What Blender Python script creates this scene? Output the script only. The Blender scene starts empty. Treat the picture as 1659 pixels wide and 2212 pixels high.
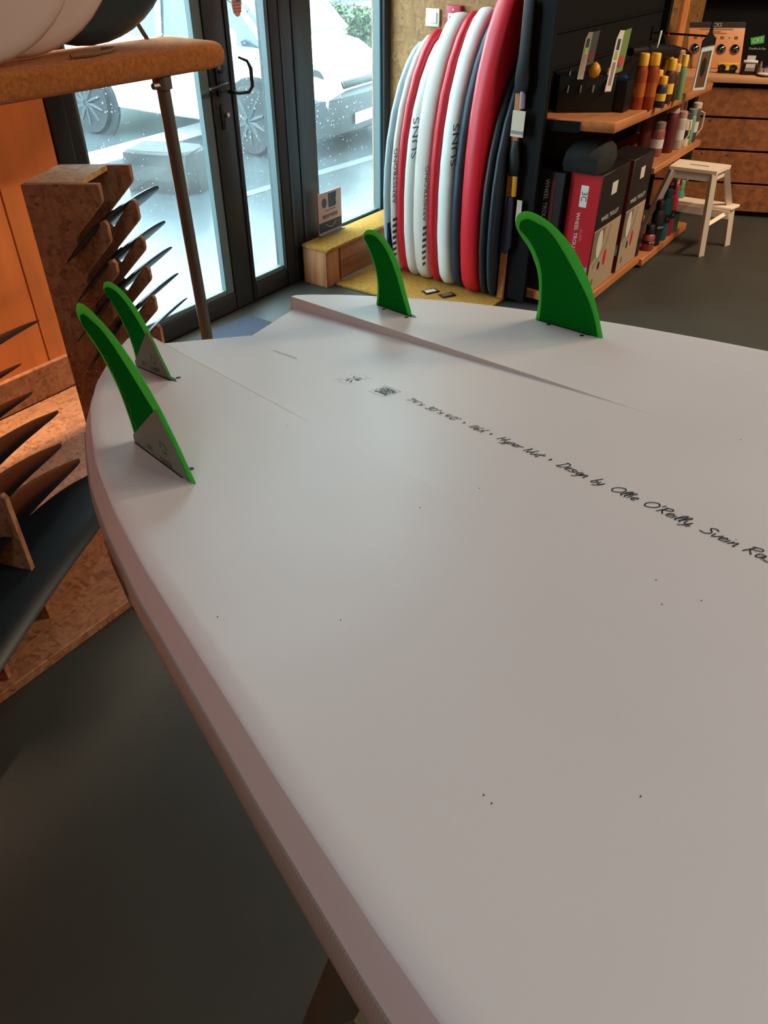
import bpy, bmesh, math, random
from mathutils import Vector, Matrix
random.seed(7)
V = Vector
SC = bpy.context.scene
COL = SC.collection

# ------------------------------------------------------------------ camera
F_PX, CX, CY, PITCH = 1650.0, 829.5, 1106.0, math.atan(1270 / 1650)
YAW = math.atan2(.57, .822)
EYE = V((0, 0, 1.6))
fw = V((math.cos(YAW) * math.cos(PITCH), math.sin(YAW) * math.cos(PITCH), -math.sin(PITCH)))
rt = V((math.sin(YAW), -math.cos(YAW), 0))
up = rt.cross(fw)
cam = bpy.data.cameras.new('camera'); camo = bpy.data.objects.new('camera', cam); COL.objects.link(camo)
cam.sensor_fit = 'VERTICAL'; cam.sensor_height = 36; cam.sensor_width = 27; cam.lens = F_PX / 2212 * 36
cam.clip_start = .02; cam.clip_end = 200
camo.matrix_world = Matrix(((rt.x, up.x, -fw.x, 0), (rt.y, up.y, -fw.y, 0), (rt.z, up.z, -fw.z, 1.6), (0, 0, 0, 1)))
SC.camera = camo

# ------------------------------------------------------------------ sky, lamps, exposure
SKY = 12.0
w = bpy.data.worlds.new('overcast_sky'); SC.world = w; w.use_nodes = True
bg = w.node_tree.nodes['Background']
bg.inputs[0].default_value = (.76, .95, 1.0, 1); bg.inputs[1].default_value = SKY
def lamp(name, loc, size, power, col, spread=180):
    l = bpy.data.lights.new(name, 'AREA'); l.shape = 'RECTANGLE'; l.size, l.size_y = size
    l.energy = power; l.color = col
    o = bpy.data.objects.new(name, l); COL.objects.link(o); o.location = loc; l.spread = math.radians(spread)
    return o
WARM = (1, .80, .62)
lamp('ceiling_lamp_or_fill', (1.5, -.5, 3.34), (1.6, .5), 10.5, (.98, .98, 1))
lamp('ceiling_lamp_or_fill', (.9, 2.56, 3.34), (1.8, .15), 22, (1, .74, .50), 50)
lamp('ceiling_lamp_or_fill', (3.4, -1.3, 3.34), (1.2, .3), 52, WARM)
lamp('ceiling_lamp_or_fill', (5.2, -1.2, 3.34), (1.2, .3), 190, (1, .78, .56))
lamp('ceiling_lamp_or_fill', (-1.9, -.6, 3.34), (1.2, .3), 30, (.76, .90, 1))  # added cool fill with no real lamp behind it, brightens the board's left rail
SC.view_settings.view_transform = 'Standard'; SC.view_settings.look = 'None'
SC.view_settings.gamma = 1; SC.view_settings.exposure = 0; SC.view_settings.use_curve_mapping = False

# ------------------------------------------------------------------ helpers
def lin(c):
    return tuple(((x / 255) / 12.92 if x / 255 <= .04045 else ((x / 255 + .055) / 1.055) ** 2.4) for x in c)
def ray(px, py):
    u, v = (px - CX) / F_PX, (py - CY) / F_PX
    return rt * u + fw - up * v
def on(px, py, ax, val):                    # point of a world plane seen at a photograph pixel
    r = ray(px, py); return EYE + r * ((val - EYE[ax]) / r[ax])
def onp(px, py, p, n):
    r = ray(px, py); return EYE + r * (((p - EYE).dot(n)) / r.dot(n))

MATS = {}
def M(name, col, rough=.5, metal=0, var=0, vscale=8, bump=0, bscale=60, trans=0, stretch=None, coat=0, spec=.5, emit=0, sss=0, col2=None):
    if name in MATS: return MATS[name]
    m = bpy.data.materials.new(name); m.use_nodes = True; nt = m.node_tree; N = nt.nodes; L = nt.links
    b = N['Principled BSDF']; c = lin(col)
    b.inputs['Base Color'].default_value = (*c, 1); b.inputs['Roughness'].default_value = rough
    b.inputs['Metallic'].default_value = metal; b.inputs['Specular IOR Level'].default_value = spec
    b.inputs['Transmission Weight'].default_value = trans; b.inputs['Coat Weight'].default_value = coat
    if sss: b.inputs['Subsurface Weight'].default_value = sss; b.inputs['Subsurface Radius'].default_value = (.004, .01, .003)
    if emit: b.inputs['Emission Color'].default_value = (*c, 1); b.inputs['Emission Strength'].default_value = emit
    if var or bump or col2:
        tc = N.new('ShaderNodeTexCoord'); mp = N.new('ShaderNodeMapping'); L.new(tc.outputs['Object'], mp.inputs[0])
        if stretch: mp.inputs['Scale'].default_value = stretch
    if var or col2:
        n = N.new('ShaderNodeTexNoise'); n.inputs['Scale'].default_value = vscale; n.inputs['Detail'].default_value = 5
        L.new(mp.outputs[0], n.inputs[0]); r = N.new('ShaderNodeValToRGB'); L.new(n.outputs[0], r.inputs[0])
        c2 = lin(col2) if col2 else tuple(min(1, x * (1 + var)) for x in c)
        r.color_ramp.elements[0].color = (*[x * (1 - var) for x in c], 1); r.color_ramp.elements[1].color = (*c2, 1)
        r.color_ramp.elements[0].position = .32; r.color_ramp.elements[1].position = .68
        L.new(r.outputs[0], b.inputs['Base Color'])
    if bump:
        n2 = N.new('ShaderNodeTexNoise'); n2.inputs['Scale'].default_value = bscale; n2.inputs['Detail'].default_value = 3
        L.new(mp.outputs[0], n2.inputs[0]); bp = N.new('ShaderNodeBump'); bp.inputs['Strength'].default_value = bump
        bp.inputs['Distance'].default_value = .01; L.new(n2.outputs[0], bp.inputs['Height']); L.new(bp.outputs[0], b.inputs['Normal'])
    MATS[name] = m; return m

def osb_mat(name, cols, scale=14, rough=.6):
    m = bpy.data.materials.new(name); m.use_nodes = True; nt = m.node_tree; N = nt.nodes; L = nt.links
    b = N['Principled BSDF']; b.inputs['Roughness'].default_value = rough
    tc = N.new('ShaderNodeTexCoord'); acc = None; h = None
    for i, (rot, st) in enumerate((((.3, .5, .35), (1, 3.0, 3.0)), ((1.2, .2, 1.3), (3.2, 1, 3.2)), ((.6, 1.1, 2.2), (2.6, 2.6, 1)))):
        mp = N.new('ShaderNodeMapping'); mp.inputs['Rotation'].default_value = rot; mp.inputs['Scale'].default_value = st
        L.new(tc.outputs['Object'], mp.inputs[0])
        nz = N.new('ShaderNodeTexNoise'); nz.inputs['Scale'].default_value = 6; L.new(mp.outputs[0], nz.inputs[0])
        ad = N.new('ShaderNodeVectorMath'); ad.operation = 'MULTIPLY_ADD'; ad.inputs[1].default_value = (.12, .12, .12)
        L.new(nz.outputs['Color'], ad.inputs[0]); L.new(mp.outputs[0], ad.inputs[2])
        vo = N.new('ShaderNodeTexVoronoi'); vo.inputs['Scale'].default_value = scale; L.new(ad.outputs[0], vo.inputs[0])
        sp = N.new('ShaderNodeSeparateColor'); L.new(vo.outputs['Color'], sp.inputs[0])
        if acc is None: acc = sp.outputs[0]; sel = sp.outputs[1]
        else:
            gt = N.new('ShaderNodeMath'); gt.operation = 'GREATER_THAN'; gt.inputs[1].default_value = .5; L.new(sp.outputs[1], gt.inputs[0])
            ml = N.new('ShaderNodeMath'); ml.operation = 'MULTIPLY'; ml.inputs[1].default_value = .72; L.new(gt.outputs[0], ml.inputs[0]); mx = N.new('ShaderNodeMix'); L.new(ml.outputs[0], mx.inputs[0]); L.new(acc, mx.inputs[2]); L.new(sp.outputs[0], mx.inputs[3]); acc = mx.outputs[0]
    r = N.new('ShaderNodeValToRGB'); e = r.color_ramp.elements
    e[0].color = (*lin(cols[0]), 1); e[1].color = (*lin(cols[-1]), 1); e[0].position = .02
    for k, c in enumerate(cols[1:-1]):
        x = e.new((k + 1) / (len(cols) - 1)); x.color = (*lin(c), 1)
    L.new(acc, r.inputs[0]); L.new(r.outputs[0], b.inputs['Base Color'])
    bp = N.new('ShaderNodeBump'); bp.inputs['Strength'].default_value = .25; bp.inputs['Distance'].default_value = .004
    L.new(acc, bp.inputs['Height']); L.new(bp.outputs[0], b.inputs['Normal'])
    MATS[name] = m; return m

def wood_mat(name, c0, c1, axis='X', scale=3, rough=.55, knots=True):
    m = bpy.data.materials.new(name); m.use_nodes = True; nt = m.node_tree; N = nt.nodes; L = nt.links
    b = N['Principled BSDF']; b.inputs['Roughness'].default_value = rough
    tc = N.new('ShaderNodeTexCoord'); mp = N.new('ShaderNodeMapping'); L.new(tc.outputs['Object'], mp.inputs[0])
    s = {'X': (.8, 9, 9), 'Y': (9, .8, 9), 'Z': (9, 9, .8)}[axis]; mp.inputs['Scale'].default_value = s
    n = N.new('ShaderNodeTexNoise'); n.inputs['Scale'].default_value = scale; n.inputs['Detail'].default_value = 6; n.inputs['Distortion'].default_value = .6
    L.new(mp.outputs[0], n.inputs[0]); r = N.new('ShaderNodeValToRGB'); L.new(n.outputs[0], r.inputs[0])
    e = r.color_ramp.elements; e[0].color = (*lin(c0), 1); e[1].color = (*lin(c1), 1); e[0].position = .3; e[1].position = .7
    out = r.outputs[0]
    if knots:
        vo = N.new('ShaderNodeTexVoronoi'); vo.inputs['Scale'].default_value = 3.3; L.new(tc.outputs['Object'], vo.inputs[0])
        r2 = N.new('ShaderNodeValToRGB'); r2.color_ramp.elements[0].position = .03; r2.color_ramp.elements[1].position = .10
        r2.color_ramp.elements[0].color = (.25, .2, .18, 1); r2.color_ramp.elements[1].color = (1, 1, 1, 1)
        L.new(vo.outputs['Distance'], r2.inputs[0]); mx = N.new('ShaderNodeMix'); mx.data_type = 'RGBA'; mx.blend_type = 'MULTIPLY'; mx.inputs[0].default_value = .8
        L.new(out, mx.inputs[6]); L.new(r2.outputs[0], mx.inputs[7]); out = mx.outputs[2]
    L.new(out, b.inputs['Base Color'])
    bp = N.new('ShaderNodeBump'); bp.inputs['Strength'].default_value = .1; L.new(n.outputs[0], bp.inputs['Height']); L.new(bp.outputs[0], b.inputs['Normal'])
    MATS[name] = m; return m

class MB:
    def __init__(s): s.v = []; s.f = []
    def add(s, vs, fs):
        k = len(s.v); s.v += [V(p) for p in vs]; s.f += [tuple(i + k for i in f) for f in fs]; return s
    def box(s, c, d, R=None):
        x, y, z = d[0] / 2, d[1] / 2, d[2] / 2
        p = [V((i, j, k)) for k in (-z, z) for j in (-y, y) for i in (-x, x)]
        if R is not None: p = [R @ q for q in p]
        return s.add([V(c) + q for q in p], [(0, 2, 3, 1), (4, 5, 7, 6), (0, 1, 5, 4), (2, 6, 7, 3), (0, 4, 6, 2), (1, 3, 7, 5)])
    def span(s, a, b):
        a, b = V(a), V(b); return s.box((a + b) / 2, [abs(t) for t in (b - a)])
    def prism(s, pts, o, u, v, t):            # 2-D outline on axes u, v from o, pushed through vector t
        o, u, v, t = V(o), V(u), V(v), V(t); n = len(pts)
        A = [o + u * p[0] + v * p[1] for p in pts]; B = [p + t for p in A]
        return s.add(A + B, [tuple(range(n))[::-1], tuple(range(n, 2 * n))] + [(i, (i + 1) % n, n + (i + 1) % n, n + i) for i in range(n)])
    def tube(s, path, r, n=10, cap=True):
        path = [V(p) for p in path]; rs = r if isinstance(r, (list, tuple)) else [r] * len(path); rings = []
        ref = None
        for i, p in enumerate(path):
            d = (path[min(i + 1, len(path) - 1)] - path[max(i - 1, 0)]).normalized()
            if ref is None: ref = V((0, 0, 1)) if abs(d.z) < .9 else V((1, 0, 0))
            a = d.cross(ref).normalized(); b = d.cross(a); ref = -b if False else a.cross(d)
            rings.append([p + (a * math.cos(6.28318 * k / n) + b * math.sin(6.28318 * k / n)) * rs[i] for k in range(n)])
        k0 = len(s.v); s.v += [q for r_ in rings for q in r_]
        for i in range(len(path) - 1):
            for k in range(n):
                s.f.append((k0 + i * n + k, k0 + i * n + (k + 1) % n, k0 + (i + 1) * n + (k + 1) % n, k0 + (i + 1) * n + k))
        if cap:
            s.f.append(tuple(k0 + k for k in range(n))[::-1]); s.f.append(tuple(k0 + (len(path) - 1) * n + k for k in range(n)))
        return s
    def lathe(s, prof, c, n=16, axis=None):   # profile (radius, height)
        R = axis if axis is not None else Matrix.Identity(3); c = V(c); k0 = len(s.v)
        for r, h in prof:
            for k in range(n): s.v.append(c + R @ V((r * math.cos(6.28318 * k / n), r * math.sin(6.28318 * k / n), h)))
        for i in range(len(prof) - 1):
            for k in range(n):
                s.f.append((k0 + i * n + k, k0 + i * n + (k + 1) % n, k0 + (i + 1) * n + (k + 1) % n, k0 + (i + 1) * n + k))
        s.f.append(tuple(k0 + k for k in range(n))[::-1]); s.f.append(tuple(k0 + (len(prof) - 1) * n + k for k in range(n)))
        return s
    def loft(s, rings, closed=True, caps=True):
        k0 = len(s.v); n = len(rings[0]); s.v += [V(p) for r in rings for p in r]
        for i in range(len(rings) - 1):
            for k in range(n if closed else n - 1):
                s.f.append((k0 + i * n + k, k0 + i * n + (k + 1) % n, k0 + (i + 1) * n + (k + 1) % n, k0 + (i + 1) * n + k))
        if caps:
            s.f.append(tuple(k0 + k for k in range(n))[::-1]); s.f.append(tuple(k0 + (len(rings) - 1) * n + k for k in range(n)))
        return s
    def ribbon(s, pts, hw, nrm):              # flat stroke along a polyline lying on a surface
        pts = [V(p) for p in pts]; k0 = len(s.v); nrm = V(nrm)
        for i, p in enumerate(pts):
            d = (pts[min(i + 1, len(pts) - 1)] - pts[max(i - 1, 0)]).normalized(); sd = d.cross(nrm) * hw; s.v += [p - sd, p + sd]
        for i in range(len(pts) - 1): s.f.append((k0 + 2 * i, k0 + 2 * i + 1, k0 + 2 * i + 3, k0 + 2 * i + 2))
        return s

def wmat(o):
    m = o.matrix_basis.copy()
    while o.parent: o = o.parent; m = o.matrix_basis @ m
    return m
def tag(o, label=None, cat=None, group=None, kind=None):
    if label: o['label'] = label
    if cat: o['category'] = cat
    if group: o['group'] = group
    if kind: o['kind'] = kind
    return o
def obj(name, mb, mat, parent=None, local=False, smooth=False, bevel=0, seg=2, kind=None, label=None, ang=40):
    vs = mb.v
    if parent is not None and not local:
        inv = wmat(parent).inverted(); vs = [inv @ p for p in vs]
    me = bpy.data.meshes.new(name); me.from_pydata([tuple(p) for p in vs], [], mb.f); me.update()
    bm = bmesh.new(); bm.from_mesh(me); bmesh.ops.recalc_face_normals(bm, faces=bm.faces[:])
    if bevel:
        es = [e for e in bm.edges if len(e.link_faces) == 2 and e.calc_face_angle(0) > .6]
        bmesh.ops.bevel(bm, geom=es, offset=bevel, segments=seg, affect='EDGES', profile=.5, clamp_overlap=True)
    if smooth or bevel:
        for f in bm.faces: f.smooth = True
        for e in bm.edges:
            if len(e.link_faces) == 2 and e.calc_face_angle(0) > math.radians(ang): e.smooth = False
    bm.to_mesh(me); bm.free()
    me.materials.append(mat)
    o = bpy.data.objects.new(name, me); COL.objects.link(o)
    if parent is not None: o.parent = parent
    if kind: o['kind'] = kind
    if label: o['label'] = label
    return o
def thing(name, label, cat, loc=(0, 0, 0), rz=0, group=None, mat=None):
    o = bpy.data.objects.new(name, None); COL.objects.link(o); o.empty_display_size = .1
    if mat is not None: o.matrix_basis = mat
    else: o.location = loc; o.rotation_euler = (0, 0, rz); o.matrix_basis = Matrix.Translation(V(loc)) @ Matrix.Rotation(rz, 4, 'Z')
    return tag(o, label, cat, group)
def solo(name, mb, mat, label, cat, loc=(0, 0, 0), group=None, **k):    # a thing that is one mesh, authored in world space
    loc = V(loc); mb.v = [p - loc for p in mb.v]
    o = obj(name, mb, mat, None, **k); o.location = loc; o.matrix_basis = Matrix.Translation(loc); return tag(o, label, cat, group)
def struct(name, mb, mat, **k):
    return tag(obj(name, mb, mat, None, **k), kind='structure')
def dup(root, mat, label=None):
    def cp(o, par):
        c = o.copy(); COL.objects.link(c); c.parent = par
        for ch in o.children: cp(ch, c)
        return c
    r = cp(root, None); r.matrix_basis = mat
    if label: r['label'] = label
    return r
def text(name, s, o, u, v, size, mat, parent, align='CENTER', ext=.0003, spacing=1.0, sub=None):
    cu = bpy.data.curves.new('t', 'FONT'); cu.body = s; cu.size = size; cu.align_x = align; cu.align_y = 'CENTER'; cu.extrude = ext
    cu.space_character = spacing; cu.resolution_u = 3
    t = bpy.data.objects.new('t', cu); COL.objects.link(t); dg = bpy.context.evaluated_depsgraph_get()
    me = bpy.data.meshes.new_from_object(t.evaluated_get(dg)); bpy.data.objects.remove(t); bpy.data.curves.remove(cu)
    u, v = V(u).normalized(), V(v).normalized(); nn = u.cross(v)
    T = Matrix(((u.x, v.x, nn.x, o[0]), (u.y, v.y, nn.y, o[1]), (u.z, v.z, nn.z, o[2]), (0, 0, 0, 1)))
    me.transform(wmat(parent).inverted() @ T); me.materials.clear(); me.materials.append(mat)
    ob = bpy.data.objects.new(name, me); COL.objects.link(ob); ob.parent = parent; return ob
def smooth_line(p, k=4):
    if len(p) < 3: return p
    out = []
    for i in range(len(p) - 1):
        a, b, c, d = p[max(i - 1, 0)], p[i], p[i + 1], p[min(i + 2, len(p) - 1)]
        for j in range(k):
            t = j / k
            out.append(tuple(.5 * (2 * b[m] + (c[m] - a[m]) * t + (2 * a[m] - 5 * b[m] + 4 * c[m] - d[m]) * t * t + (3 * b[m] - a[m] - 3 * c[m] + d[m]) * t ** 3) for m in range(2)))
    return out + [p[-1]]

# ------------------------------------------------------------------ materials
OSB = osb_mat('osb', [(118, 72, 46), (144, 94, 62), (154, 104, 70), (168, 118, 80), (138, 88, 58)], 26)
OSB_L = osb_mat('osb_pale', [(150, 112, 66), (178, 138, 86), (188, 148, 94), (202, 164, 110), (168, 126, 78)], 26)
PLY = M('plywood', (216, 124, 60), .5, var=.16, vscale=3, stretch=(3, 3, .5))
PLANK = wood_mat('plank_wood', (112, 62, 30), (158, 94, 50), 'X')
SHELFW = M('shelf_wood', (176, 112, 66), .45, var=.15, vscale=4, stretch=(1, 8, 8))
COUNTW = M('counter_wood', (206, 152, 106), .45, var=.1, vscale=4)
CONC = M('concrete', (51, 52, 46), .55, var=.16, vscale=2.2, bump=.05, bscale=40)
CARPET = M('orange_carpet', (200, 118, 52), .95, var=.25, vscale=90, bump=.9, bscale=350, spec=.1)
for _m in (CARPET,):
    _p = _m.node_tree.nodes['Principled BSDF']; _p.inputs['Sheen Weight'].default_value = .25; _p.inputs['Sheen Roughness'].default_value = .4; _p.inputs['Sheen Tint'].default_value = (1, .9, .75, 1)
OCHRE = M('ochre_carpet', (176, 128, 58), .95, var=.2, vscale=60, bump=.7, bscale=300, spec=.1)
ALU = M('grey_aluminium', (40, 42, 42), .42, .3)
ALUD = M('dark_aluminium', (36, 38, 40), .5, .2)
BEAD = M('pale_gasket', (78, 94, 96), .4)
BLACK = M('black_plastic', (9, 10, 11), .45, spec=.35)
BLACKM = M('black_metal', (6, 8, 9), .6, spec=.2)
MATTE = M('black_board', (9, 10, 10), .85, spec=.2)
CARBON = M('carbon', (13, 20, 26), .40, spec=.3)
STEEL = M('dull_steel', (104, 98, 90), .4, .6)
CHROME = M('chrome', (210, 210, 210), .15, 1)
WHITE = M('white_paint', (226, 220, 208), .45)
PAPER = M('paper', (214, 192, 172), .6)
CARD = M('grey_card', (196, 190, 182), .6)
RED = M('red_board', (206, 26, 44), .4)
REDBOX = M('red_card', (190, 16, 30), .45)
DRED = M('dark_red', (100, 16, 24), .5)
INK = M('black_ink', (14, 14, 16), .5)
GINK = M('faded_ink', (96, 108, 106), .6)
FAINT = M('faint_ink', (140, 144, 142), .6)

# ------------------------------------------------------------------ room shell
floor = struct('floor', MB().span((-3, -4, -.1), (7.6, 2.86, 0)), CONC)
ceil = struct('ceiling', MB().span((-3, -4, 3.4), (7.6, 2.9, 3.5)), M('ceiling_paint', (120, 112, 104), .8))
struct('wall_rear', MB().span((-3, -4.1, 0), (7.6, -4, 3.4)), M('wall_paint', (190, 172, 152), .8))
struct('wall_left', MB().span((-3.1, -4, 0), (-3, 2.9, 3.4)), PLY)
struct('wall_end', MB().span((7.5, -4, 0), (7.6, 1.95, 3.4)), M('end_wall', (60, 52, 44), .8))
OSB_W = osb_mat('osb_wall', [(122, 82, 42), (146, 100, 52), (154, 108, 58), (168, 122, 70), (134, 92, 48)], 18)
wr = struct('wall_right', MB().span((4.06, 1.92, 0), (7.6, 2.9, 3.4)), OSB_W)
# front wall with plywood cladding panels left of the glazing
wf = struct('wall_front', MB().span((-3, 2.82, 0), (1.86, 2.9, 3.4)).span((1.86, 2.82, 3.2), (4.06, 2.9, 3.4)), PLY)
for i, (a, b) in enumerate(((-3, -1.9), (-1.895, -.8), (-.795, .42), (.425, 1.585), (1.59, 1.85))):
    obj('panel', MB().span((a, 2.79, .16), (b, 2.819, 3.4)), PLY, wf, bevel=.002, seg=1)
bb = struct('baseboard_front', MB().span((-3, 2.765, .03), (1.80, 2.79, .165)), OSB, bevel=.002, seg=1)

# glazing: a hinged leaf, a narrow side light and a fixed pane
def glass_mat(name, lo, hi, tint):
    m = bpy.data.materials.new(name); m.use_nodes = True; N = m.node_tree.nodes; L = m.node_tree.links; N.clear()
    out = N.new('ShaderNodeOutputMaterial'); tr = N.new('ShaderNodeBsdfTransparent'); tr.inputs[0].default_value = (*tint, 1)
    tl = N.new('ShaderNodeBsdfTranslucent'); tl.inputs[0].default_value = (.86, .95, 1, 1)
    gl = N.new('ShaderNodeBsdfGlossy'); gl.inputs['Roughness'].default_value = .03
    tc = N.new('ShaderNodeTexCoord'); nz = N.new('ShaderNodeTexNoise'); nz.inputs['Scale'].default_value = 2.5; nz.inputs['Detail'].default_value = 4
    L.new(tc.outputs['Object'], nz.inputs[0]); mr = N.new('ShaderNodeMapRange'); mr.inputs[1].default_value = .3; mr.inputs[2].default_value = .7
    mr.inputs[3].default_value = lo; mr.inputs[4].default_value = hi; L.new(nz.outputs[0], mr.inputs[0])
    mx = N.new('ShaderNodeMixShader'); L.new(mr.outputs[0], mx.inputs[0]); L.new(tr.outputs[0], mx.inputs[1]); L.new(tl.outputs[0], mx.inputs[2])
    m2 = N.new('ShaderNodeMixShader'); m2.inputs[0].default_value = .03
    L.new(mx.outputs[0], m2.inputs[1]); L.new(gl.outputs[0], m2.inputs[2]); L.new(m2.outputs[0], out.inputs[0])
    return m
GLASS = glass_mat('wet_glass', .008, .028, (.90, .98, 1))
DROP = bpy.data.materials.new('raindrop'); DROP.use_nodes = True
_b = DROP.node_tree.nodes['Principled BSDF']; _b.inputs['Transmission Weight'].default_value = 1; _b.inputs['Roughness'].default_value = .05; _b.inputs['IOR'].default_value = 1.33
def drops(parent, x0, x1, z0, z1, n, seed):
    rnd = random.Random(seed); mb = MB()
    for _ in range(n):
        c = V((rnd.uniform(x0, x1), 2.846, rnd.uniform(z0, z1))); r = rnd.choice((.0015, .002, .002, .003, .004))
        pts = []
        for j, (rr, h) in enumerate(((1, 0), (.75, .4))):
            pts += [c + V((math.cos(k * 1.0472) * r * rr, r * h, math.sin(k * 1.0472) * r * rr * 1.2)) for k in range(6)]
        pts.append(c + V((0, r * .55, 0)))
        mb.add(pts, [(k, (k + 1) % 6, 6 + (k + 1) % 6, 6 + k) for k in range(6)] + [(6 + k, 6 + (k + 1) % 6, 12) for k in range(6)])
    obj('raindrops', mb, DROP, parent, smooth=True, kind='stuff')
Y0, Y1, ZT = 2.79, 2.85, 3.2
# left leaf: hinge jamb belongs to the wall frame
d1 = struct('door_1', MB().span((1.925, Y0 + .004, .012), (1.985, Y1, ZT - .05)).span((2.69, Y0, .012), (2.812, Y1, ZT - .05)).span((1.985, Y0 + .004, .012), (2.69, Y1, .10)).span((1.985, Y0, ZT - .15), (2.69, Y1, ZT - .05)), ALU, bevel=.004, seg=2)
obj('pane', MB().span((1.985, 2.835, .1), (2.69, 2.843, ZT - .15)), GLASS, d1)
obj('glazing_bead', MB().span((1.985, 2.80, .10), (2.0, 2.834, ZT - .15)).span((2.635, 2.80, .1), (2.69, 2.834, ZT - .15)).span((2.0, 2.80, .10), (2.635, 2.834, .125)), BEAD, d1, bevel=.003, seg=1)
drops(d1, 2.0, 2.63, .13, 1.9, 420, 1)
hs = obj('handle_plate', MB().span((2.722, 2.776, .99), (2.752, 2.79, 1.14)), BLACK, d1, bevel=.003)
obj('lever_handle', MB().tube([(2.737, 2.78, 1.04), (2.737, 2.735, 1.04), (2.715, 2.730, 1.04), (2.63, 2.735, 1.036)], [.010, .010, .009, .006], 8), BLACK, d1, smooth=True)
obj('knob', MB().lathe([(.016, 0), (.018, .01), (.014, .022)], (2.737, 2.776, 1.10), 12, Matrix.Rotation(math.pi / 2, 3, 'X')), BLACK, d1, smooth=True)
lk = obj('lock_plate', MB().span((2.728, 2.778, .855), (2.752, 2.79, .955)), BLACK, d1, bevel=.006)
obj('lock_cylinder', MB().lathe([(.009, 0), (.009, .012), (.006, .013)], (2.752, 2.778, .915), 12, Matrix.Rotation(math.pi / 2, 3, 'X')), CHROME, d1, smooth=True)
obj('pull_handle', MB().tube([(2.80, 2.79, 1.0), (2.812, 2.745, .998), (2.855, 2.725, .998), (2.872, 2.715, 1.02), (2.872, 2.715, 1.09), (2.858, 2.72, 1.12), (2.835, 2.75, 1.135)], [.008, .008, .009, .009, .009, .007, .005], 8), BLACK, d1, smooth=True)
obj('weather_strip', MB().span((2.813, 2.786, .012), (2.83, 2.83, ZT - .05)), BLACK, d1)
# narrow side light
d2 = struct('window_1', MB().span((2.831, Y0 + .006, .012), (2.85, Y1, ZT)).span((3.10, Y0, .012), (3.395, Y1 + .02, ZT)).span((2.85, Y0 + .006, .012), (3.10, Y1, .10)).span((2.85, Y0, ZT - .1), (3.10, Y1, ZT)), ALU, bevel=.004)
obj('pane', MB().span((2.85, 2.835, .1), (3.10, 2.843, ZT - .1)), GLASS, d2)
obj('glazing_bead', MB().span((3.078, 2.795, .1), (3.10, 2.834, ZT - .1)).span((2.85, 2.80, .1), (3.078, 2.834, .125)), BEAD, d2, bevel=.003, seg=1)
obj('post_groove', MB().span((3.255, 2.785, .012), (3.275, 2.795, ZT)), ALUD, d2)
obj('post_groove', MB().span((3.165, 2.786, .012), (3.185, 2.795, ZT)), ALUD, d2)
drops(d2, 2.86, 3.07, .13, 1.9, 420, 2)
st = obj('flag_sticker', MB().prism([(math.cos(k * .2618) * .032, math.sin(k * .2618) * .052) for k in range(24)], (2.945, 2.833, 1.325), (1, 0, 0), (0, 0, 1), (0, .001, 0)), M('sticker_beige', (206, 160, 140), .6), d2, label='oval flag sticker')
obj('flag_canton', MB().prism([(-.004, .005), (.028, .005), (.02, .04), (0, .05)], (2.945, 2.832, 1.325), (1, 0, 0), (0, 0, 1), (0, .001, 0)), M('sticker_blue', (90, 110, 160), .6), st)
for k in range(4):
    obj('flag_stripe', MB().span((2.918 + .002 * k, 2.832, 1.290 + .012 * k), (2.972 - .002 * k, 2.833, 1.295 + .012 * k)), M('sticker_red', (190, 90, 86), .6), st)
# fixed pane
d3 = struct('window_2', MB().span((3.396, Y0 + .01, .16), (3.415, Y1, ZT)).span((4.0, Y0 - .02, .10), (4.06, Y1, ZT)).span((3.396, Y0 - .02, .10), (4.0, Y1, .20)).span((3.415, Y0, ZT - .1), (4.0, Y1, ZT)), ALUD, bevel=.004)
obj('pane', MB().span((3.415, 2.835, .2), (4.0, 2.843, ZT - .1)), GLASS, d3)
obj('glazing_bead', MB().span((3.985, 2.79, .2), (4.0, 2.834, ZT - .1)).span((3.415, 2.80, .2), (3.985, 2.834, .215)), BEAD, d3, bevel=.003, seg=1)
drops(d3, 3.42, 3.98, .23, 1.9, 620, 3)
struct('trim_1', MB().span((1.855, 2.775, 0.03), (1.924, Y1, ZT)), ALU, bevel=.004)
struct('trim_2', MB().span((1.855, 2.80, 0), (3.396, 2.86, .012)), BLACKM)
struct('trim_3', MB().span((1.86, 2.785, ZT), (4.06, 2.86, ZT + .03)), ALU)

# ------------------------------------------------------------------ the surfboard in the foreground
TX, TY, BYAW, OX, OY = -.07073092, -.12878944, .32278029, .75752619, .65184157
ex = V((1, 0, TX)).normalized(); nz = V((-TX, -TY, 1)).normalized(); ey = nz.cross(ex)
bn = ex * math.cos(BYAW) - ey * math.sin(BYAW); be = -(ey * math.cos(BYAW) + ex * math.sin(BYAW))
BO = V((OX, OY, 1.6 - .42 + TX * (OX - .6) + TY * (OY - .3)))
BMAT = Matrix(((bn.x, -be.x, nz.x, BO.x), (bn.y, -be.y, nz.y, BO.y), (bn.z, -be.z, nz.z, BO.z), (0, 0, 0, 1)))
board = thing('surfboard', 'white surfboard lying bottom up with green fins and handwritten lettering', 'surfboard', mat=BMAT)
WT = [(-.285, .154), (-.268, .181), (-.229, .214), (-.182, .242), (-.106, .285), (-.02, .322), (.054, .345), (.146, .370), (.257, .391), (.37, .406), (.473, .4155), (.557, .423), (.619, .429), (.681, .434), (.746, .439), (.9, .446), (1.05, .447), (1.2, .432), (1.4, .387), (1.6, .312), (1.78, .206), (1.88, .117), (1.94, .03)]
def wid(s):
    if s <= WT[0][0]: return WT[0][1]
    for (a, wa), (b, wb) in zip(WT, WT[1:]):
        if s <= b: t = (s - a) / (b - a); return wa + (wb - wa) * t
    return .02
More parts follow.
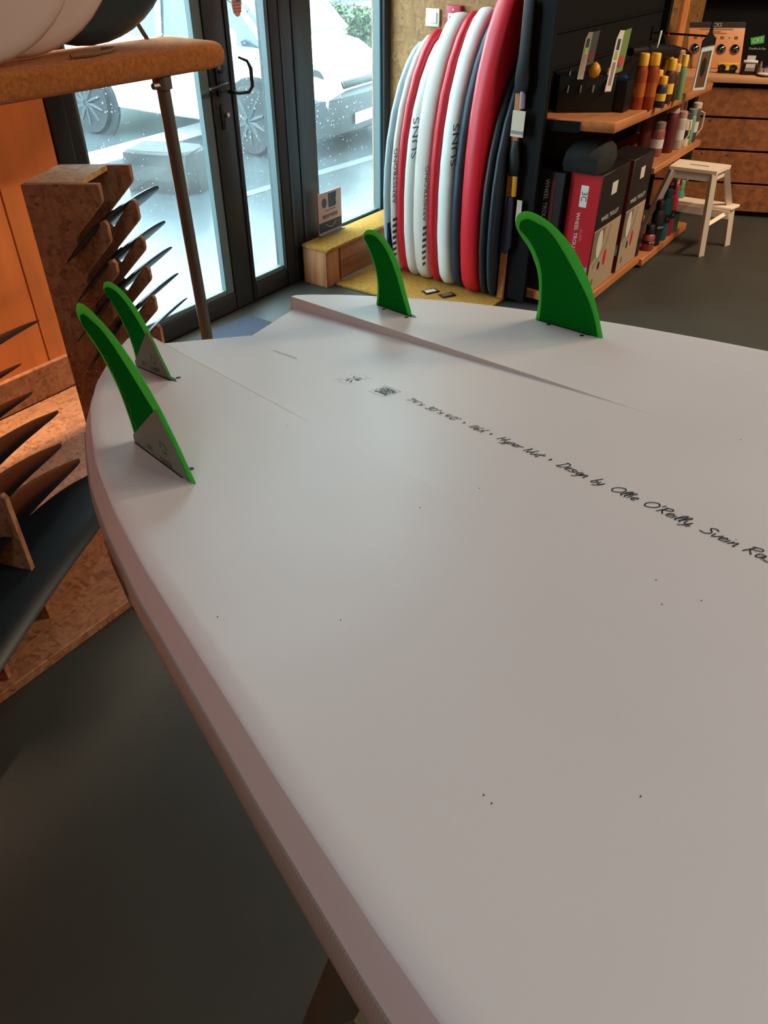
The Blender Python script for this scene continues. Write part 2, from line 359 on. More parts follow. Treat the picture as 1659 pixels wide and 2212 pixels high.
def depth(s): t = max(0, min(1, (.48 - s) / .75)); return .0185 * t ** 1.22
def surf(n, s): return -depth(s) if abs(n) < .1365 else 0.0
def s_tail(n):
    a = abs(n)
    if a <= .137: return -.178 - .095 * a / .137
    return -.273 - .012 * min(1, (a - .137) / .013)
def thick(s): return .10 if s > .25 else .062 + (.038) * max(0, (s + .29) / .54)
RAIL = [(.050, 0), (.030, 0), (.0160, -.0002), (.0135, -.0016), (.0100, -.0085), (.0070, -.016), (.0045, -.022), (.002, -.028), (0, -.040), (.001, -.052), (.005, -.065), (.014, -.079), (.030, -.090), (.058, -.096), (.11, -.099)]
def brow(sv, tail=False, t=0.0, s1=0.0):
    pts = []                                            # bottom outline from centre to right, then deck back to centre
    inner = [0, .045, .09, .125, .1355, .1375]
    for n in inner:
        s = s_tail(n) + (s1 - s_tail(n)) * t if tail else sv
        pts.append((n, s, -depth(s) if n < .137 else 0))
    sO = s_tail(.2) + (s1 - s_tail(.2)) * t if tail else sv
    wv = wid(sO); k = thick(sO) / .1; room = max(0.0, wv - .1375)
    sc = min(1, room * .9 / .05)
    for f in (.33, .66): pts.append((.1375 + (room - .05 * sc) * f, sO, 0))
    for off, z in RAIL: pts.append((wv - off * sc, sO, z * (k if z < -.02 else 1) if k < 1 else z))
    top = inner + [.1375 + (room - .05 * sc) * f for f in (.33, .66)]; kk = min(1.0, (wv - .115 * sc) / top[-1])
    for n in reversed(top):
        s = s_tail(n) + (s1 - s_tail(n)) * t if tail else sv
        pts.append((n * kk if kk < 1 else n, s, -thick(sO)))
    return pts
rows = []
S1 = .02
for i in range(16): rows.append(brow(0, True, i / 16, S1))
sv = S1
while sv < 1.90: rows.append(brow(sv)); sv += .03 if sv < .6 else .06
for sv in (1.90, 1.93, 1.945): rows.append(brow(sv))
def narrow(r):                                          # keep centre strip inside the outline near the nose
    mx = max(p[0] for p in r); return [(min(p[0], mx * .98) if i < 8 else p[0], p[1], p[2]) for i, p in enumerate(r)]
rows = [narrow(r) for r in rows]
mb = MB(); rings = []
for r in rows:
    right = [(p[0], -p[1], p[2]) for p in r]; left = [(-p[0], -p[1], p[2]) for p in r[-2:0:-1]]
    rings.append(right + left)
mb.loft(rings, caps=False)
for i in range(7): mb.f += [(i, i + 1, 29 - i, 30 - i), tuple((60 - k) % 60 if k else 0 for k in (i, i + 1)) + tuple(60 - k if k < 30 else 30 for k in (29 - i, 30 - i))]
mb.f += [tuple(range(7, 24)), tuple(60 - k for k in range(7, 24))]; _e = len(mb.v) - 60; mb.f.append(tuple(_e + k for k in range(60)))
BOARD = bpy.data.materials.new('board_paint'); BOARD.use_nodes = True
def _bm():
    N = BOARD.node_tree.nodes; L = BOARD.node_tree.links; b = N['Principled BSDF']
    b.inputs['Base Color'].default_value = (*lin((220, 217, 215)), 1)
    tc = N.new('ShaderNodeTexCoord'); nz_ = N.new('ShaderNodeTexNoise'); nz_.inputs['Scale'].default_value = 7; nz_.inputs['Detail'].default_value = 3
    L.new(tc.outputs['Object'], nz_.inputs[0]); mr = N.new('ShaderNodeMapRange'); mr.inputs[1].default_value = .1; mr.inputs[2].default_value = .9
    mr.inputs[3].default_value = .32; mr.inputs[4].default_value = .42; L.new(nz_.outputs[0], mr.inputs[0]); L.new(mr.outputs[0], b.inputs['Roughness'])
    n2 = N.new('ShaderNodeTexNoise'); n2.inputs['Scale'].default_value = 3; n2.inputs['Detail'].default_value = 2; L.new(tc.outputs['Object'], n2.inputs[0])
    r = N.new('ShaderNodeValToRGB'); r.color_ramp.elements[0].color = (*lin((218, 215, 213)), 1); r.color_ramp.elements[1].color = (*lin((222, 219, 216)), 1)
    r.color_ramp.elements[0].position = .35; r.color_ramp.elements[1].position = .65; L.new(n2.outputs[0], r.inputs[0]); L.new(r.outputs[0], b.inputs['Base Color'])
_bm()
hull = obj('hull', mb, BOARD, board, local=True, smooth=True, ang=32)
for e in hull.data.edges:
    a_, b_ = (hull.data.vertices[i].co for i in e.vertices)
    if .135 < abs(a_.x) < .138 and .135 < abs(b_.x) < .138 and a_.x * b_.x > 0 and a_.z > -.03 and b_.z > -.03 and abs(a_.x - b_.x) < .0005: e.use_edge_sharp = True
# ribbed grey band round the lower rail
RIB = bpy.data.materials.new('ribbed_rail'); RIB.use_nodes = True
def _rb():
    N = RIB.node_tree.nodes; L = RIB.node_tree.links; b = N['Principled BSDF']; b.inputs['Roughness'].default_value = .4
    tc = N.new('ShaderNodeTexCoord'); mp = N.new('ShaderNodeMapping'); L.new(tc.outputs['Object'], mp.inputs[0]); mp.inputs['Rotation'].default_value = (0, 0, .03)
    wv = N.new('ShaderNodeTexWave'); wv.bands_direction = 'Y'; wv.inputs['Scale'].default_value = 110; wv.inputs['Distortion'].default_value = .3
    L.new(mp.outputs[0], wv.inputs[0]); r = N.new('ShaderNodeValToRGB'); r.color_ramp.elements[0].color = (*lin((158, 148, 136)), 1); r.color_ramp.elements[1].color = (*lin((170, 160, 148)), 1)
    L.new(wv.outputs[0], r.inputs[0]); L.new(r.outputs[0], b.inputs['Base Color'])
_rb()
for sg in (1, -1):
    m2 = MB(); rr = []
    sv = -.2
    prof = [(.003, -.0255), (.0015, -.030), (0, -.040), (.001, -.052), (.005, -.065), (.014, -.079), (.022, -.085)]
    while sv < 1.9:
        k = min(1, thick(sv) / .1)
        out = [(sg * (wid(sv) - o + .0013), -sv, z * k if z < -.03 else z) for o, z in prof]
        inn = [(sg * (wid(sv) - o - .002), -sv, z * k if z < -.03 else z) for o, z in prof[::-1]]
        rr.append(out + inn); sv += .03
    m2.loft(rr); obj('rail_band', m2, RIB, board, local=True, smooth=True, label='ribbed grey rail band')
# a hairline ridge of the left channel edge
# --- fins
GREEN = M('fin_green', (86, 190, 92), .35); GCORE = M('fin_core', (14, 122, 36), .8, spec=0)
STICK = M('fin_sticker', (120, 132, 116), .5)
def _tl(m, c, k):
    N = m.node_tree.nodes; L = m.node_tree.links; t = N.new('ShaderNodeBsdfTranslucent'); t.inputs[0].default_value = (*lin(c), 1)
    x = N.new('ShaderNodeMixShader'); x.inputs[0].default_value = k; L.new(N['Principled BSDF'].outputs[0], x.inputs[1]); L.new(t.outputs[0], x.inputs[2]); L.new(x.outputs[0], N['Material Output'].inputs[0])
_tl(GREEN, (120, 235, 120), .5)
GMARK = M('fin_mark', (30, 110, 44), .5); LGREEN = M('fin_lettering', (96, 150, 100), .6)
FRONT = [(-.0006, .0008), (.003, .018), (.002, .046), (-.0035, .066), (-.013, .0815), (-.027, .0975), (-.044, .110), (-.058, .122), (-.0614, .1315), (-.058, .1395), (-.0488, .1450), (-.0365, .1472), (-.021, .1462), (-.004, .1424), (.015, .1362), (.034, .128), (.052, .1175), (.071, .1035), (.0885, .0865), (.1035, .069), (.1155, .050), (.127, .0295), (.1405, 0)]
CORE_F = [(.011, .001), (.0125, .0219), (.0098, .0578), (.0037, .0772), (-.0098, .0954), (-.0268, .1103), (-.0434, .1194), (-.0486, .1239), (-.047, .1311), (-.0404, .1352), (-.0298, .1372), (-.0113, .1337), (.0084, .129), (.0286, .1178), (.0444, .1054), (.0609, .091), (.0783, .0752), (.0942, .0594), (.1102, .0418), (.1235, .0205), (.132, .0008)]
REAR = [(-.0003, 0), (.004, .0225), (.003, .042), (-.003, .0585), (-.0125, .0745), (-.025, .0900), (-.0345, .0985), (-.0355, .1052), (-.028, .112), (-.017, .1152), (-.003, .1158), (.012, .1132), (.029, .1065), (.044, .096), (.056, .084), (.067, .068), (.0765, .051), (.0862, .030), (.095, .0135), (.1005, 0)]
def inset(pts, d):
    n = len(pts); out = []
    sg = 1 if sum(pts[i - 1][0] * pts[i][1] - pts[i][0] * pts[i - 1][1] for i in range(n)) > 0 else -1
    for i, p in enumerate(pts):
        t = (V(pts[(i + 1) % n]) - V(pts[i - 1])).normalized(); q = V(p) + V((-t.y, t.x)) * sg * d; out.append((q.x, q.y))
    return out
CORE_R = [(.009, .001), (.0125, .022), (.0105, .043), (.0035, .062), (-.0065, .078), (-.018, .0915), (-.0265, .0995), (-.0275, .1035), (-.021, .1075), (-.010, .1085), (.004, .107), (.019, .1005), (.033, .091), (.045, .079), (.0565, .064), (.067, .047), (.077, .028), (.0865, .012), (.0925, .001)]
def fin(A, B, outline, core, cant, name_label, outer_sticker, long_):
    outline = smooth_line(outline, 3); core = smooth_line(core, 3)
    A, B = V(A), V(B); d = (B - A); L = d.length; d.normalize()
    side = V((-d.y, d.x, 0))
    u = V((0, 0, 1)) * math.cos(cant) + side * math.sin(cant); nn = d.cross(u).normalized()
    k = L / outline[-1][0]
    P = lambda p, t: A + d * (p[0] * k) + u * (p[1] - .0005) + nn * t
    # foil section: thin edge, full middle
    outline = [(outline[0][0], -.016)] + outline + [(outline[-1][0], -.016)]
    c1 = inset(outline, .003); c2 = inset(outline, .008)
    rings = [[P(p, -.0022) for p in c2], [P(p, -.0017) for p in c1], [P(p, 0) for p in outline], [P(p, .0017) for p in c1], [P(p, .0022) for p in c2]]
    f = obj('fin', MB().loft(rings), GREEN, board, local=True, smooth=True, ang=60, label=name_label)
    co = [P(p, -.0027) for p in core], [P(p, .0027) for p in core]
    obj('fin_core', MB().loft(list(co)), GCORE, f, local=True, label='dark green solid middle of the fin')
    if outer_sticker is not None:
        t = outer_sticker                                # side sign of the outer face
        Q = lambda x, y, h=.0032: P((x / k, y), t * h)
        sc = 1 if long_ else .72
        if long_: sp = [(.004, .0015), (.0055, .010), (.1025, .0685), (.1145, .050), (.126, .0295), (.1375, .004), (.139, .0012)]
        else: sp = [(.003, .0012), (.0035, .0075), (.0685, .0625), (.0755, .051), (.0852, .030), (.094, .0135), (.0985, .002)]
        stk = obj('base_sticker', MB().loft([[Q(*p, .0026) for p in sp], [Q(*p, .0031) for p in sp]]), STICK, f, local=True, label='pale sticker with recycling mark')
        c = (.093, .0235) if long_ else (.0655, .0225); r0 = .0078 * (1 if long_ else .85)
        mb_ = MB()
        for j in range(3):                               # three chasing arrows
            a0 = math.radians(90 + 120 * j)
            band = []
            for tt in range(6):
                an = a0 - math.radians(15 + 14 * tt); band.append(an)
            o_ = [Q(c[0] + math.cos(a) * r0 * 1.15, c[1] + math.sin(a) * r0) for a in band]; i_ = [Q(c[0] + math.cos(a) * r0 * .70, c[1] + math.sin(a) * r0 * .58) for a in band]
            mb_.add(o_ + i_, [(q, q + 1, 7 + q, 6 + q) for q in range(5)])
            ae = band[-1] - .30
            mb_.add([Q(c[0] + math.cos(band[-1]) * r0 * 1.4, c[1] + math.sin(band[-1]) * r0 * 1.25), Q(c[0] + math.cos(band[-1]) * r0 * .45, c[1] + math.sin(band[-1]) * r0 * .35), Q(c[0] + math.cos(ae) * r0, c[1] + math.sin(ae) * r0 * .85)], [(0, 1, 2)])
        obj('recycling_mark', mb_, GMARK, stk, local=True)
        # lettering "sama", rule and faint code block
        st_ = {'s': [[(.8, .9), (.3, 1), (.1, .75), (.8, .4), (.7, .05), (.1, .1)]], 'a': [[(.1, .9), (.6, 1), (.8, .8), (.8, 0), (.2, .05), (.1, .35), (.3, .55), (.8, .55)]], 'm': [[(.05, 0), (.05, 1)], [(.05, .85), (.4, 1), (.5, 0)], [(.5, .85), (.85, 1), (.95, 0)]]}
        mb_ = MB(); x0, y0, cw, chh = (.0735, .0030, .0078, .0052) if long_ else (.050, .0060, .0062, .0042)
        for q, chn in enumerate('sama'):
            for s_ in st_[chn]: mb_.ribbon([Q(x0 + cw * (q + x * .78), y0 + chh * (y - .5) + .0018 * q * .3 + .0012) for x, y in s_], .00055, nn * t)
        mb_.ribbon([Q(x0, y0 + chh * 1.05), Q(x0 + cw * 4, y0 + chh * 1.25)], .00015, nn * t)
        for q in range(5):
            bx, by = (.047, .0065) if long_ else (.027, .0075)
            mb_.ribbon([Q(bx + q * .0021, by + .0012 + .0011 * q), Q(bx + q * .0021 - .0004, by + .0062 - .0006 * q)], .0004, nn * t)
            mb_.ribbon([Q(bx - .001, by + .0014 * q), Q(bx + .011, by + .0014 * q + .0008)], .0002, nn * t)
        obj('sticker_print', mb_, INK, stk, local=True)
        mb_ = MB(); line = [(.006, .016), (.0125, .026), (.004, .033), (.011, .042), (.0085, .048), (.0015, .050), (.0075, .060), (-.0005, .066), (.003, .075), (-.006, .079), (-.004, .087), (-.013, .089), (-.010, .097), (-.02, .099)]
        line = [((a + .0125) * sc, b * sc) for a, b in line]
        mb_.ribbon([Q(*p, .0031) for p in smooth_line(line, 5)], .00045, nn * t)
        mb_.ribbon([Q(p[0] + .003, p[1] + .004, .0031) for p in smooth_line(line[:8], 5)], .0003, nn * t)
        obj('script_lettering', mb_, LGREEN, f, local=True)
    # fin box in the hull and its two grub screws
    bx = A - d * .002 + V((0, 0, 0)); wdt = .0042
    e0, e1 = (.006, L - .012) if long_ else (.008, L + .012)
    off = side * (-.0045 if A.x > 0 else .0045) * 0
    pts = [A + d * e0 + side * wdt + V((0, 0, .0006)), A + d * (e1 - .012) + side * wdt + V((0, 0, .0006)), A + d * e1 + V((0, 0, .0006)), A + d * (e1 - .012) - side * wdt + V((0, 0, .0006)), A + d * e0 - side * wdt + V((0, 0, .0006))]
    fb = obj('fin_box', MB().loft([[p - V((0, 0, .004)) for p in pts], pts]), BLACK, board, local=True, label='black fin box slot')
    return f
FA = (-.3031, .1217 * 1, 0)
def LP(n, s): return (n, -s, 0)
fin(LP(-.3031, .1217), LP(-.2986, .2682), FRONT, CORE_F, -math.radians(3.5), 'green front fin on the left rail side', 1, True)
fin(LP(.3141, .1322), LP(.3047, .2655), FRONT, CORE_F, math.radians(3.5), 'green front fin on the right rail side', None, True)
fin(LP(-.2048, -.1318), LP(-.1935, -.0348), REAR, CORE_R, -math.radians(3.5), 'small green rear fin left of the channel', 1, False)
fin(LP(.2074, -.1246), LP(.2004, -.0208), REAR, CORE_R, math.radians(3.5), 'small green rear fin right of the channel', None, False)
for (n, s) in ((.3041, .1671), (.2954, .2364), (.1952, -.0876), (.1907, -.0225), (-.1847, -.0355), (-.2881, .2332)):
    obj('grub_screw', MB().lathe([(.0034, -.002), (.0034, .0004), (.0026, .0006)], LP(n, s), 14), BLACK, board, local=True)
# --- handwriting
GL = {
 '7': ([[(0, .95), (.48, 1), (.15, 0)]], .55), "'": ([[(.1, 1.1), (.05, .8)]], .22), '"': ([[(.08, 1.05), (.04, .75)], [(.22, 1.05), (.18, .75)]], .42),
 '4': ([[(.2, 1), (.02, .45), (.5, .45)], [(.48, .9), (.3, 0)]], .6), 'x': ([[(0, .65), (.5, .1)], [(.5, .75), (0, 0)]], .62),
 '3': ([[(.1, .95), (.4, 1), (.45, .8), (.2, .55), (.42, .35), (.3, .05), (0, .05)]], .55),
 '0': ([[(.3, 1), (.05, .7), (.02, .3), (.2, 0), (.45, .25), (.5, .7), (.3, 1)]], .62), '.': ([[(.05, .06), (.1, 0)]], .2),
 '*': ([[(.05, .42), (.2, .42)], [(.05, .36), (.2, .36)], [(.05, .48), (.2, .48)], [(.06, .54), (.19, .54)], [(.06, .30), (.19, .30)]], .3),
 '1': ([[(.2, 1), (.02, 0)]], .26), '6': ([[(.45, 1), (.15, .5), (.05, .1), (.25, 0), (.42, .22), (.28, .42), (.08, .2)]], .5),
 'L': ([[(.5, 1.05), (.05, 0)], [(.16, .3), (.38, .42), (.42, .2), (.46, -.12)]], .55),
 'H': ([[(.18, .95), (.02, 0)], [(.62, 1), (.45, 0)], [(.08, .5), (.3, .42), (.56, .55)]], .62),
 'N': ([[(.0, 0), (.1, .95), (.28, .1), (.42, .1), (.66, 1.02)]], .6), 'y': ([[(.05, .5), (.12, .1), (.3, .1), (.42, .5)], [(.42, .5), (.3, -.1), (.02, -.42)]], .46),
 'p': ([[(.12, .55), (-.08, -.5)], [(.1, .4), (.35, .58), (.4, .3), (.08, .06)]], .46), 'e': ([[(.05, .25), (.35, .38), (.28, .55), (.08, .38), (.1, .05), (.4, .08)]], .43),
 'r': ([[(.1, .5), (.04, 0)], [(.08, .3), (.2, .5), (.4, .5)]], .4), 'u': ([[(.08, .5), (.06, .08), (.25, .02), (.42, .5)], [(.42, .5), (.42, 0)]], .5),
 't': ([[(.3, .9), (.1, 0), (.3, .02)], [(0, .52), (.5, .6)]], .46), 'D': ([[(.2, 1), (.05, .02)], [(.05, 1), (.5, .9), (.6, .4), (.3, 0), (-.1, .02)]], .66),
 's': ([[(.4, .5), (.15, .55), (.1, .4), (.36, .2), (.25, 0), (0, .05)]], .42), 'i': ([[(.1, .5), (.04, 0)], [(.16, .82), (.19, .86)]], .22),
 'g': ([[(.42, .5), (.15, .52), (.05, .2), (.2, .05), (.42, .45), (.35, -.2), (.1, -.45)]], .48), 'n': ([[(.1, .5), (.02, 0)], [(.04, .2), (.3, .52), (.36, .4), (.36, 0), (.46, .06)]], .5),
 'b': ([[(.22, 1), (.04, 0), (.3, .05), (.38, .3), (.1, .4)]], .44), 'O': ([[(.45, 1), (.1, .75), (.03, .3), (.3, 0), (.7, .3), (.75, .75), (.45, 1)]], .84),
 'l': ([[(.02, .1), (.32, .8), (.28, 1), (.14, .8), (.08, .1), (.24, .02)]], .3), 'R': ([[(.18, .95), (.02, 0)], [(.02, .85), (.45, 1.02), (.58, .75), (.15, .48), (.5, 0)]], .62),
 ',': ([[(.1, .1), (-.02, -.2)]], .24), 'S': ([[(.62, .85), (.38, 1), (.15, .8), (.5, .4), (.35, .05), (-.05, .08)]], .64),
 'v': ([[(.04, .5), (.15, .02), (.48, .6)]], .46), 'a': ([[(.4, .48), (.12, .5), (.04, .18), (.2, .02), (.4, .45), (.38, 0)]], .48), 'm': ([[(.08, .5), (.02, 0)], [(.04, .3), (.22, .5), (.24, 0)], [(.24, .3), (.42, .5), (.48, 0)]], .6)}
def base_n(s): return -.0188 - .0372 * (s - .35)
ink = MB()
def write(txt, s0, s1, hgt):
    total = sum(GL[c][1] if c != ' ' else .4 for c in txt); k = (s1 - s0) / total; x = 0
    for c in txt:
        if c == ' ': x += .4; continue
        for stroke in GL[c][0]:
            pts = []
            for px, py in smooth_line(stroke, 4):
                s = s0 + (x + px) * k + py * hgt * .22; n = base_n(s) + py * hgt
                pts.append((n, -s, surf(n, s) + .0005))
            ink.ribbon(pts, .00058, (0, 0, 1))
        x += GL[c][1]
for txt, a, b, h in (('7\'4"', .236, .2585, .0085), ('x', .2595, .266, .0085), ('30"', .2735, .295, .0085), ('x', .2955, .302, .0085), ('4.0"', .3065, .330, .0085), ('*', .3365, .3405, .010), ('116L', .3505, .3725, .0092), ('*', .3795, .3838, .0105),
        ('Hyper', .395, .4285, .0105), ('Nut', .4345, .457, .0105), ('*', .4645, .469, .011), ('Design', .480, .5145, .0112), ('by', .522, .5335, .0112), ('Ollie', .5435, .571, .0115), ("O'Reilly,", .579, .628, .0118), ('Svein', .6355, .667, .012), ('Rasm', .673, .705, .0122)):
    write(txt, a, b, h)
obj('handwriting', ink, INK, board, local=True, label='thin black handwritten line along the middle')
# square stamp
sq = MB(); q = lambda s, n: (n, -s, surf(n, s) + .0005)
for pts in ([(.1795, -.0270), (.2112, -.0268), (.2103, -.0012), (.1790, -.0010)], ):
    loop = pts + [pts[0]]
    for a, b in zip(loop, loop[1:]): sq.ribbon([q(*a), q(*b)], .00025, (0, 0, 1))
sq.ribbon([q(.1770, -.0025), q(.1795, -.0012)], .00025, (0, 0, 1)); sq.ribbon([q(.1770, -.0025), q(.1793, -.005)], .00025, (0, 0, 1))
rnd = random.Random(3)
for r_ in range(3):
    n0 = -.0095 - r_ * .0062
    for c_ in range(5):
        s0 = .1835 + c_ * .005
        sq.ribbon([q(s0, n0), q(s0, n0 + .0045)], .0006, (0, 0, 1))
        for h_ in rnd.sample((0, .0022, .0045), 2): sq.ribbon([q(s0, n0 + h_), q(s0 + .0034, n0 + h_)], .0006, (0, 0, 1))
        if rnd.random() > .5: sq.ribbon([q(s0 + .0034, n0), q(s0 + .0034, n0 + .0045)], .0005, (0, 0, 1))
obj('square_stamp', sq, M('stamp_ink', (60, 80, 80), .6), board, local=True, label='square stamp of stacked block letters')
ci = MB(); cs, cn = .1253, -.0143
def cp(a, r): return q(cs + math.cos(a) * r * .95, cn + math.sin(a) * r)
for arc, txt in (((2.7, .45), 'ULTIMATE'), ((3.6, 5.85), 'INNEGANIC')):
    for j, c in enumerate(txt):
        a = arc[0] + (arc[1] - arc[0]) * j / (len(txt) - 1); sg = 1 if arc[0] > arc[1] else -1
        rv = V((math.cos(a), math.sin(a))); tv = V((rv.y, -rv.x)) * sg
        strokes = {'U': [[(0, 1), (0, .1), (.5, .1), (.5, 1)]], 'L': [[(0, 1), (0, 0), (.5, 0)]], 'T': [[(0, 1), (.6, 1)], [(.3, 1), (.3, 0)]], 'I': [[(.2, 1), (.2, 0)]], 'M': [[(0, 0), (.1, 1), (.3, .3), (.5, 1), (.6, 0)]], 'A': [[(0, 0), (.3, 1), (.6, 0)]], 'E': [[(.5, 1), (0, 1), (0, 0), (.5, 0)], [(0, .5), (.4, .5)]], 'N': [[(0, 0), (0, 1), (.5, 0), (.5, 1)]], 'G': [[(.5, .9), (.1, .9), (0, .1), (.5, .1), (.5, .5)]], 'C': [[(.5, .9), (.1, .9), (.1, .1), (.5, .1)]]}[c]
        for s_ in strokes:
            ci.ribbon([q(cs + (rv.x * .0172 + tv.x * (x - .3) * .0032 + rv.x * sg * (y - .5) * .0032), cn + (rv.y * .0180 + tv.y * (x - .3) * .0032 + rv.y * sg * (y - .5) * .0032)) for x, y in s_], .00022, (0, 0, 1))
for a, r0, r1, w_ in ((.75, .0, .026, .0003), (3.9, .0, .027, .0003), (.2, .004, .012, .0011), (1.2, .004, .011, .0006), (2.0, .002, .011, .0004), (2.4, .004, .012, .0006), (3.4, .003, .012, .0004), (4.4, .005, .010, .0013), (5.4, .004, .012, .0011), (.75, .006, .012, .001)):
    ci.ribbon([cp(a, r0), cp(a + .03, (r0 + r1) / 2), cp(a, r1)], w_, (0, 0, 1))
obj('round_stamp', ci, GINK, board, local=True, label='faded round stamp with crossed plants')
sm = MB()
for j in range(22):
    t = j / 21; s0, n0 = -.075 + .062 * t, -.0213 + .0025 * t
    sm.ribbon([q(s0, n0), q(s0 + .0004, n0 + rnd.uniform(.002, .0042))], .0005, (0, 0, 1))
    if j % 2: sm.ribbon([q(s0, n0 + .002), q(s0 + .002, n0 + .002)], .0004, (0, 0, 1))
obj('faint_lettering', sm, FAINT, board, local=True)
dots = MB()
for px, py in ((907, 1097), (1417, 1253), (1515, 1298), (470, 1333), (1430, 1306), (736, 1340), (1045, 1718), (1062, 1736), (1384, 1721), (1035, 655 + 400), (620, 920), (1600, 950)):
    P_ = onp(px, py, BO, nz); l_ = BMAT.inverted() @ P_
    dots.lathe([(.0004, -.0003), (.0004, .0003)], (l_.x, l_.y, surf(l_.x, -l_.y) + .0003), 6)
obj('dirt_speck', dots, INK, board, local=True, kind='stuff')
dust = MB(); rnd = random.Random(9)
for _ in range(110):
    n_, s_ = rnd.uniform(-.30, .12), rnd.uniform(-.16, .26)
    if abs(abs(n_) - .137) < .006: continue
    dust.lathe([(rnd.choice((.0004, .0005, .0008)), -.0002), (.0003, .0003)], (n_, -s_, surf(n_, s_) + .0002), 5)
obj('dust_speck', dust, M('dust_white', (250, 250, 250), .6), board, local=True, kind='stuff')
# channel hairline on the left
hl = MB(); hl.ribbon([(-.1372, .25 - i * .04, .0004) for i in range(13)], .0004, (0, 0, 1)); obj('channel_edge', hl, WHITE, board, local=True)
# emblem on the left rail
em = MB()
def RP(s, h): 
    z = -.026 - h * .045; o = .0 if z > -.05 else (-.05 - z) * .3
    return (-(wid(s) - o + .0022), -s, z)
OUT = [(.0, .16), (.012, .20), (.016, .06), (.026, .03), (.024, .3), (.038, .42), (.05, .62), (.066, .70), (.082, .95), (.094, .85), (.104, .62), (.1, .35), (.084, .30), (.078, .12), (.062, .10), (.05, -.02), (.034, .02)]
em.ribbon([RP(.245 + a * .95, b) for a, b in smooth_line(OUT, 3)], .0011, (-1, 0, 0))
for i in range(16):
    a = .03 + i * .0045; b0 = .12 + .02 * i % .1; em.ribbon([RP(.245 + a, b0), RP(.247 + a, .3 + .02 * (i % 5)), RP(.244 + a, .5 + .03 * (i % 4))], .0009, (-1, 0, 0))
em.ribbon([RP(.245 + a, b) for a, b in ((.03, .3), (.05, .38), (.07, .5), (.09, .55))], .002, (-1, 0, 0))
obj('rail_emblem', em, INK, board, local=True, label='black emblem on the left rail')

# trestle below the board, only its near leg shows
tr = thing('trestle', 'brown wooden trestle leg below the surfboard rail', 'trestle', (.5, .12, 0))
TW = M('trestle_wood', (84, 78, 58), .6, var=.2, vscale=10)
c0, c1 = BMAT @ V((-.33, -.60, -.155)), BMAT @ V((.36, -.60, -.155))
obj('top_beam', MB().tube([c0, c1], .05, 4), TW, tr)
for cc, sgn in ((c0.lerp(c1, .06), -1), (c1.lerp(c0, .08), 1)):
    for k in (-1, 1):
        foot = V((cc.x + .05 * sgn + be.x * k * .24, cc.y + be.y * k * .24, .012)); obj('leg', MB().tube([cc + V((0, 0, -.02)), foot], [.032, .032], 4), TW, tr)
    obj('crossbar', MB().tube([V((cc.x + .02 * sgn + be.x * .15, cc.y + be.y * .15, .42)), V((cc.x + .02 * sgn - be.x * .15, cc.y - be.y * .15, .42))], .02, 4), TW, tr)
# exec rest

# ------------------------------------------------------------------ left side: platform, wing racks, board rack
solo('floor_platform', MB().span((-1.2, 1.535, .001), (1.80, 2.762, .03)), OSB, 'low floor platform of chipboard under the wing racks', 'platform', (.3, 2.1, .001), bevel=.002, seg=1)
solo('door_mat', MB().span((2.30, 2.30, .001), (2.665, 2.70, .012)), M('mat_blue', (42, 50, 66), .9, var=.2, vscale=80, bump=.5, bscale=200), 'blue grey door mat on the floor before the glass door', 'mat', (2.48, 2.5, .001), bevel=.003)
RD, RP_ = V((math.cos(math.radians(27)), math.sin(math.radians(27)), 0)), V((.60, -.80, 0)).normalized()
ZW = [.833, .715, .615, .512, .402]
def wing_rack(P0, label):
    r = thing('wing_rack', label, 'rack', (P0.x, P0.y, .03))
    w0, wf = .125, .225
    pts = [(0, .0), (wf, 0)]
    for z in reversed(ZW):
        z = z - .03
        pts += [(wf, z + .050), (wf - .008, z + .062), (wf - .02, z + .058), (w0 + .008, z - .028), (w0, z - .022), (w0, z + .012), (w0 + .006, z + .022), (wf - .004, z + .112), (wf, z + .122)]
    pts += [(wf, .97), (0, .97)]
    for off in (0, .225):
        obj('side_panel', MB().prism(pts, P0 + RD * off + V((0, 0, .03 - P0.z)), RP_, (0, 0, 1), RD * .018), OSB, r, bevel=.0015, seg=1)
    obj('top_board', MB().prism([(0, 0), (.155, 0), (.155, .016), (0, .016)], P0 + RD * .018 + V((0, 0, .975 + .01 - P0.z)), RP_, (0, 0, 1), RD * .207), OSB_L, r)
    obj('back_board', MB().prism([(0, 0), (.016, 0), (.016, .94), (0, .94)], P0 + RD * .018 + V((0, 0, .035 - P0.z)), RP_, (0, 0, 1), RD * .207), OSB, r)
    return r
PA = V((1.318, 2.2, 0)); PB = PA + V((-.93, -.46, 0))
wing_rack(PA, 'notched chipboard rack for foil wings beside the glass door')
wing_rack(PB, 'notched chipboard rack for foil wings at the left picture edge')
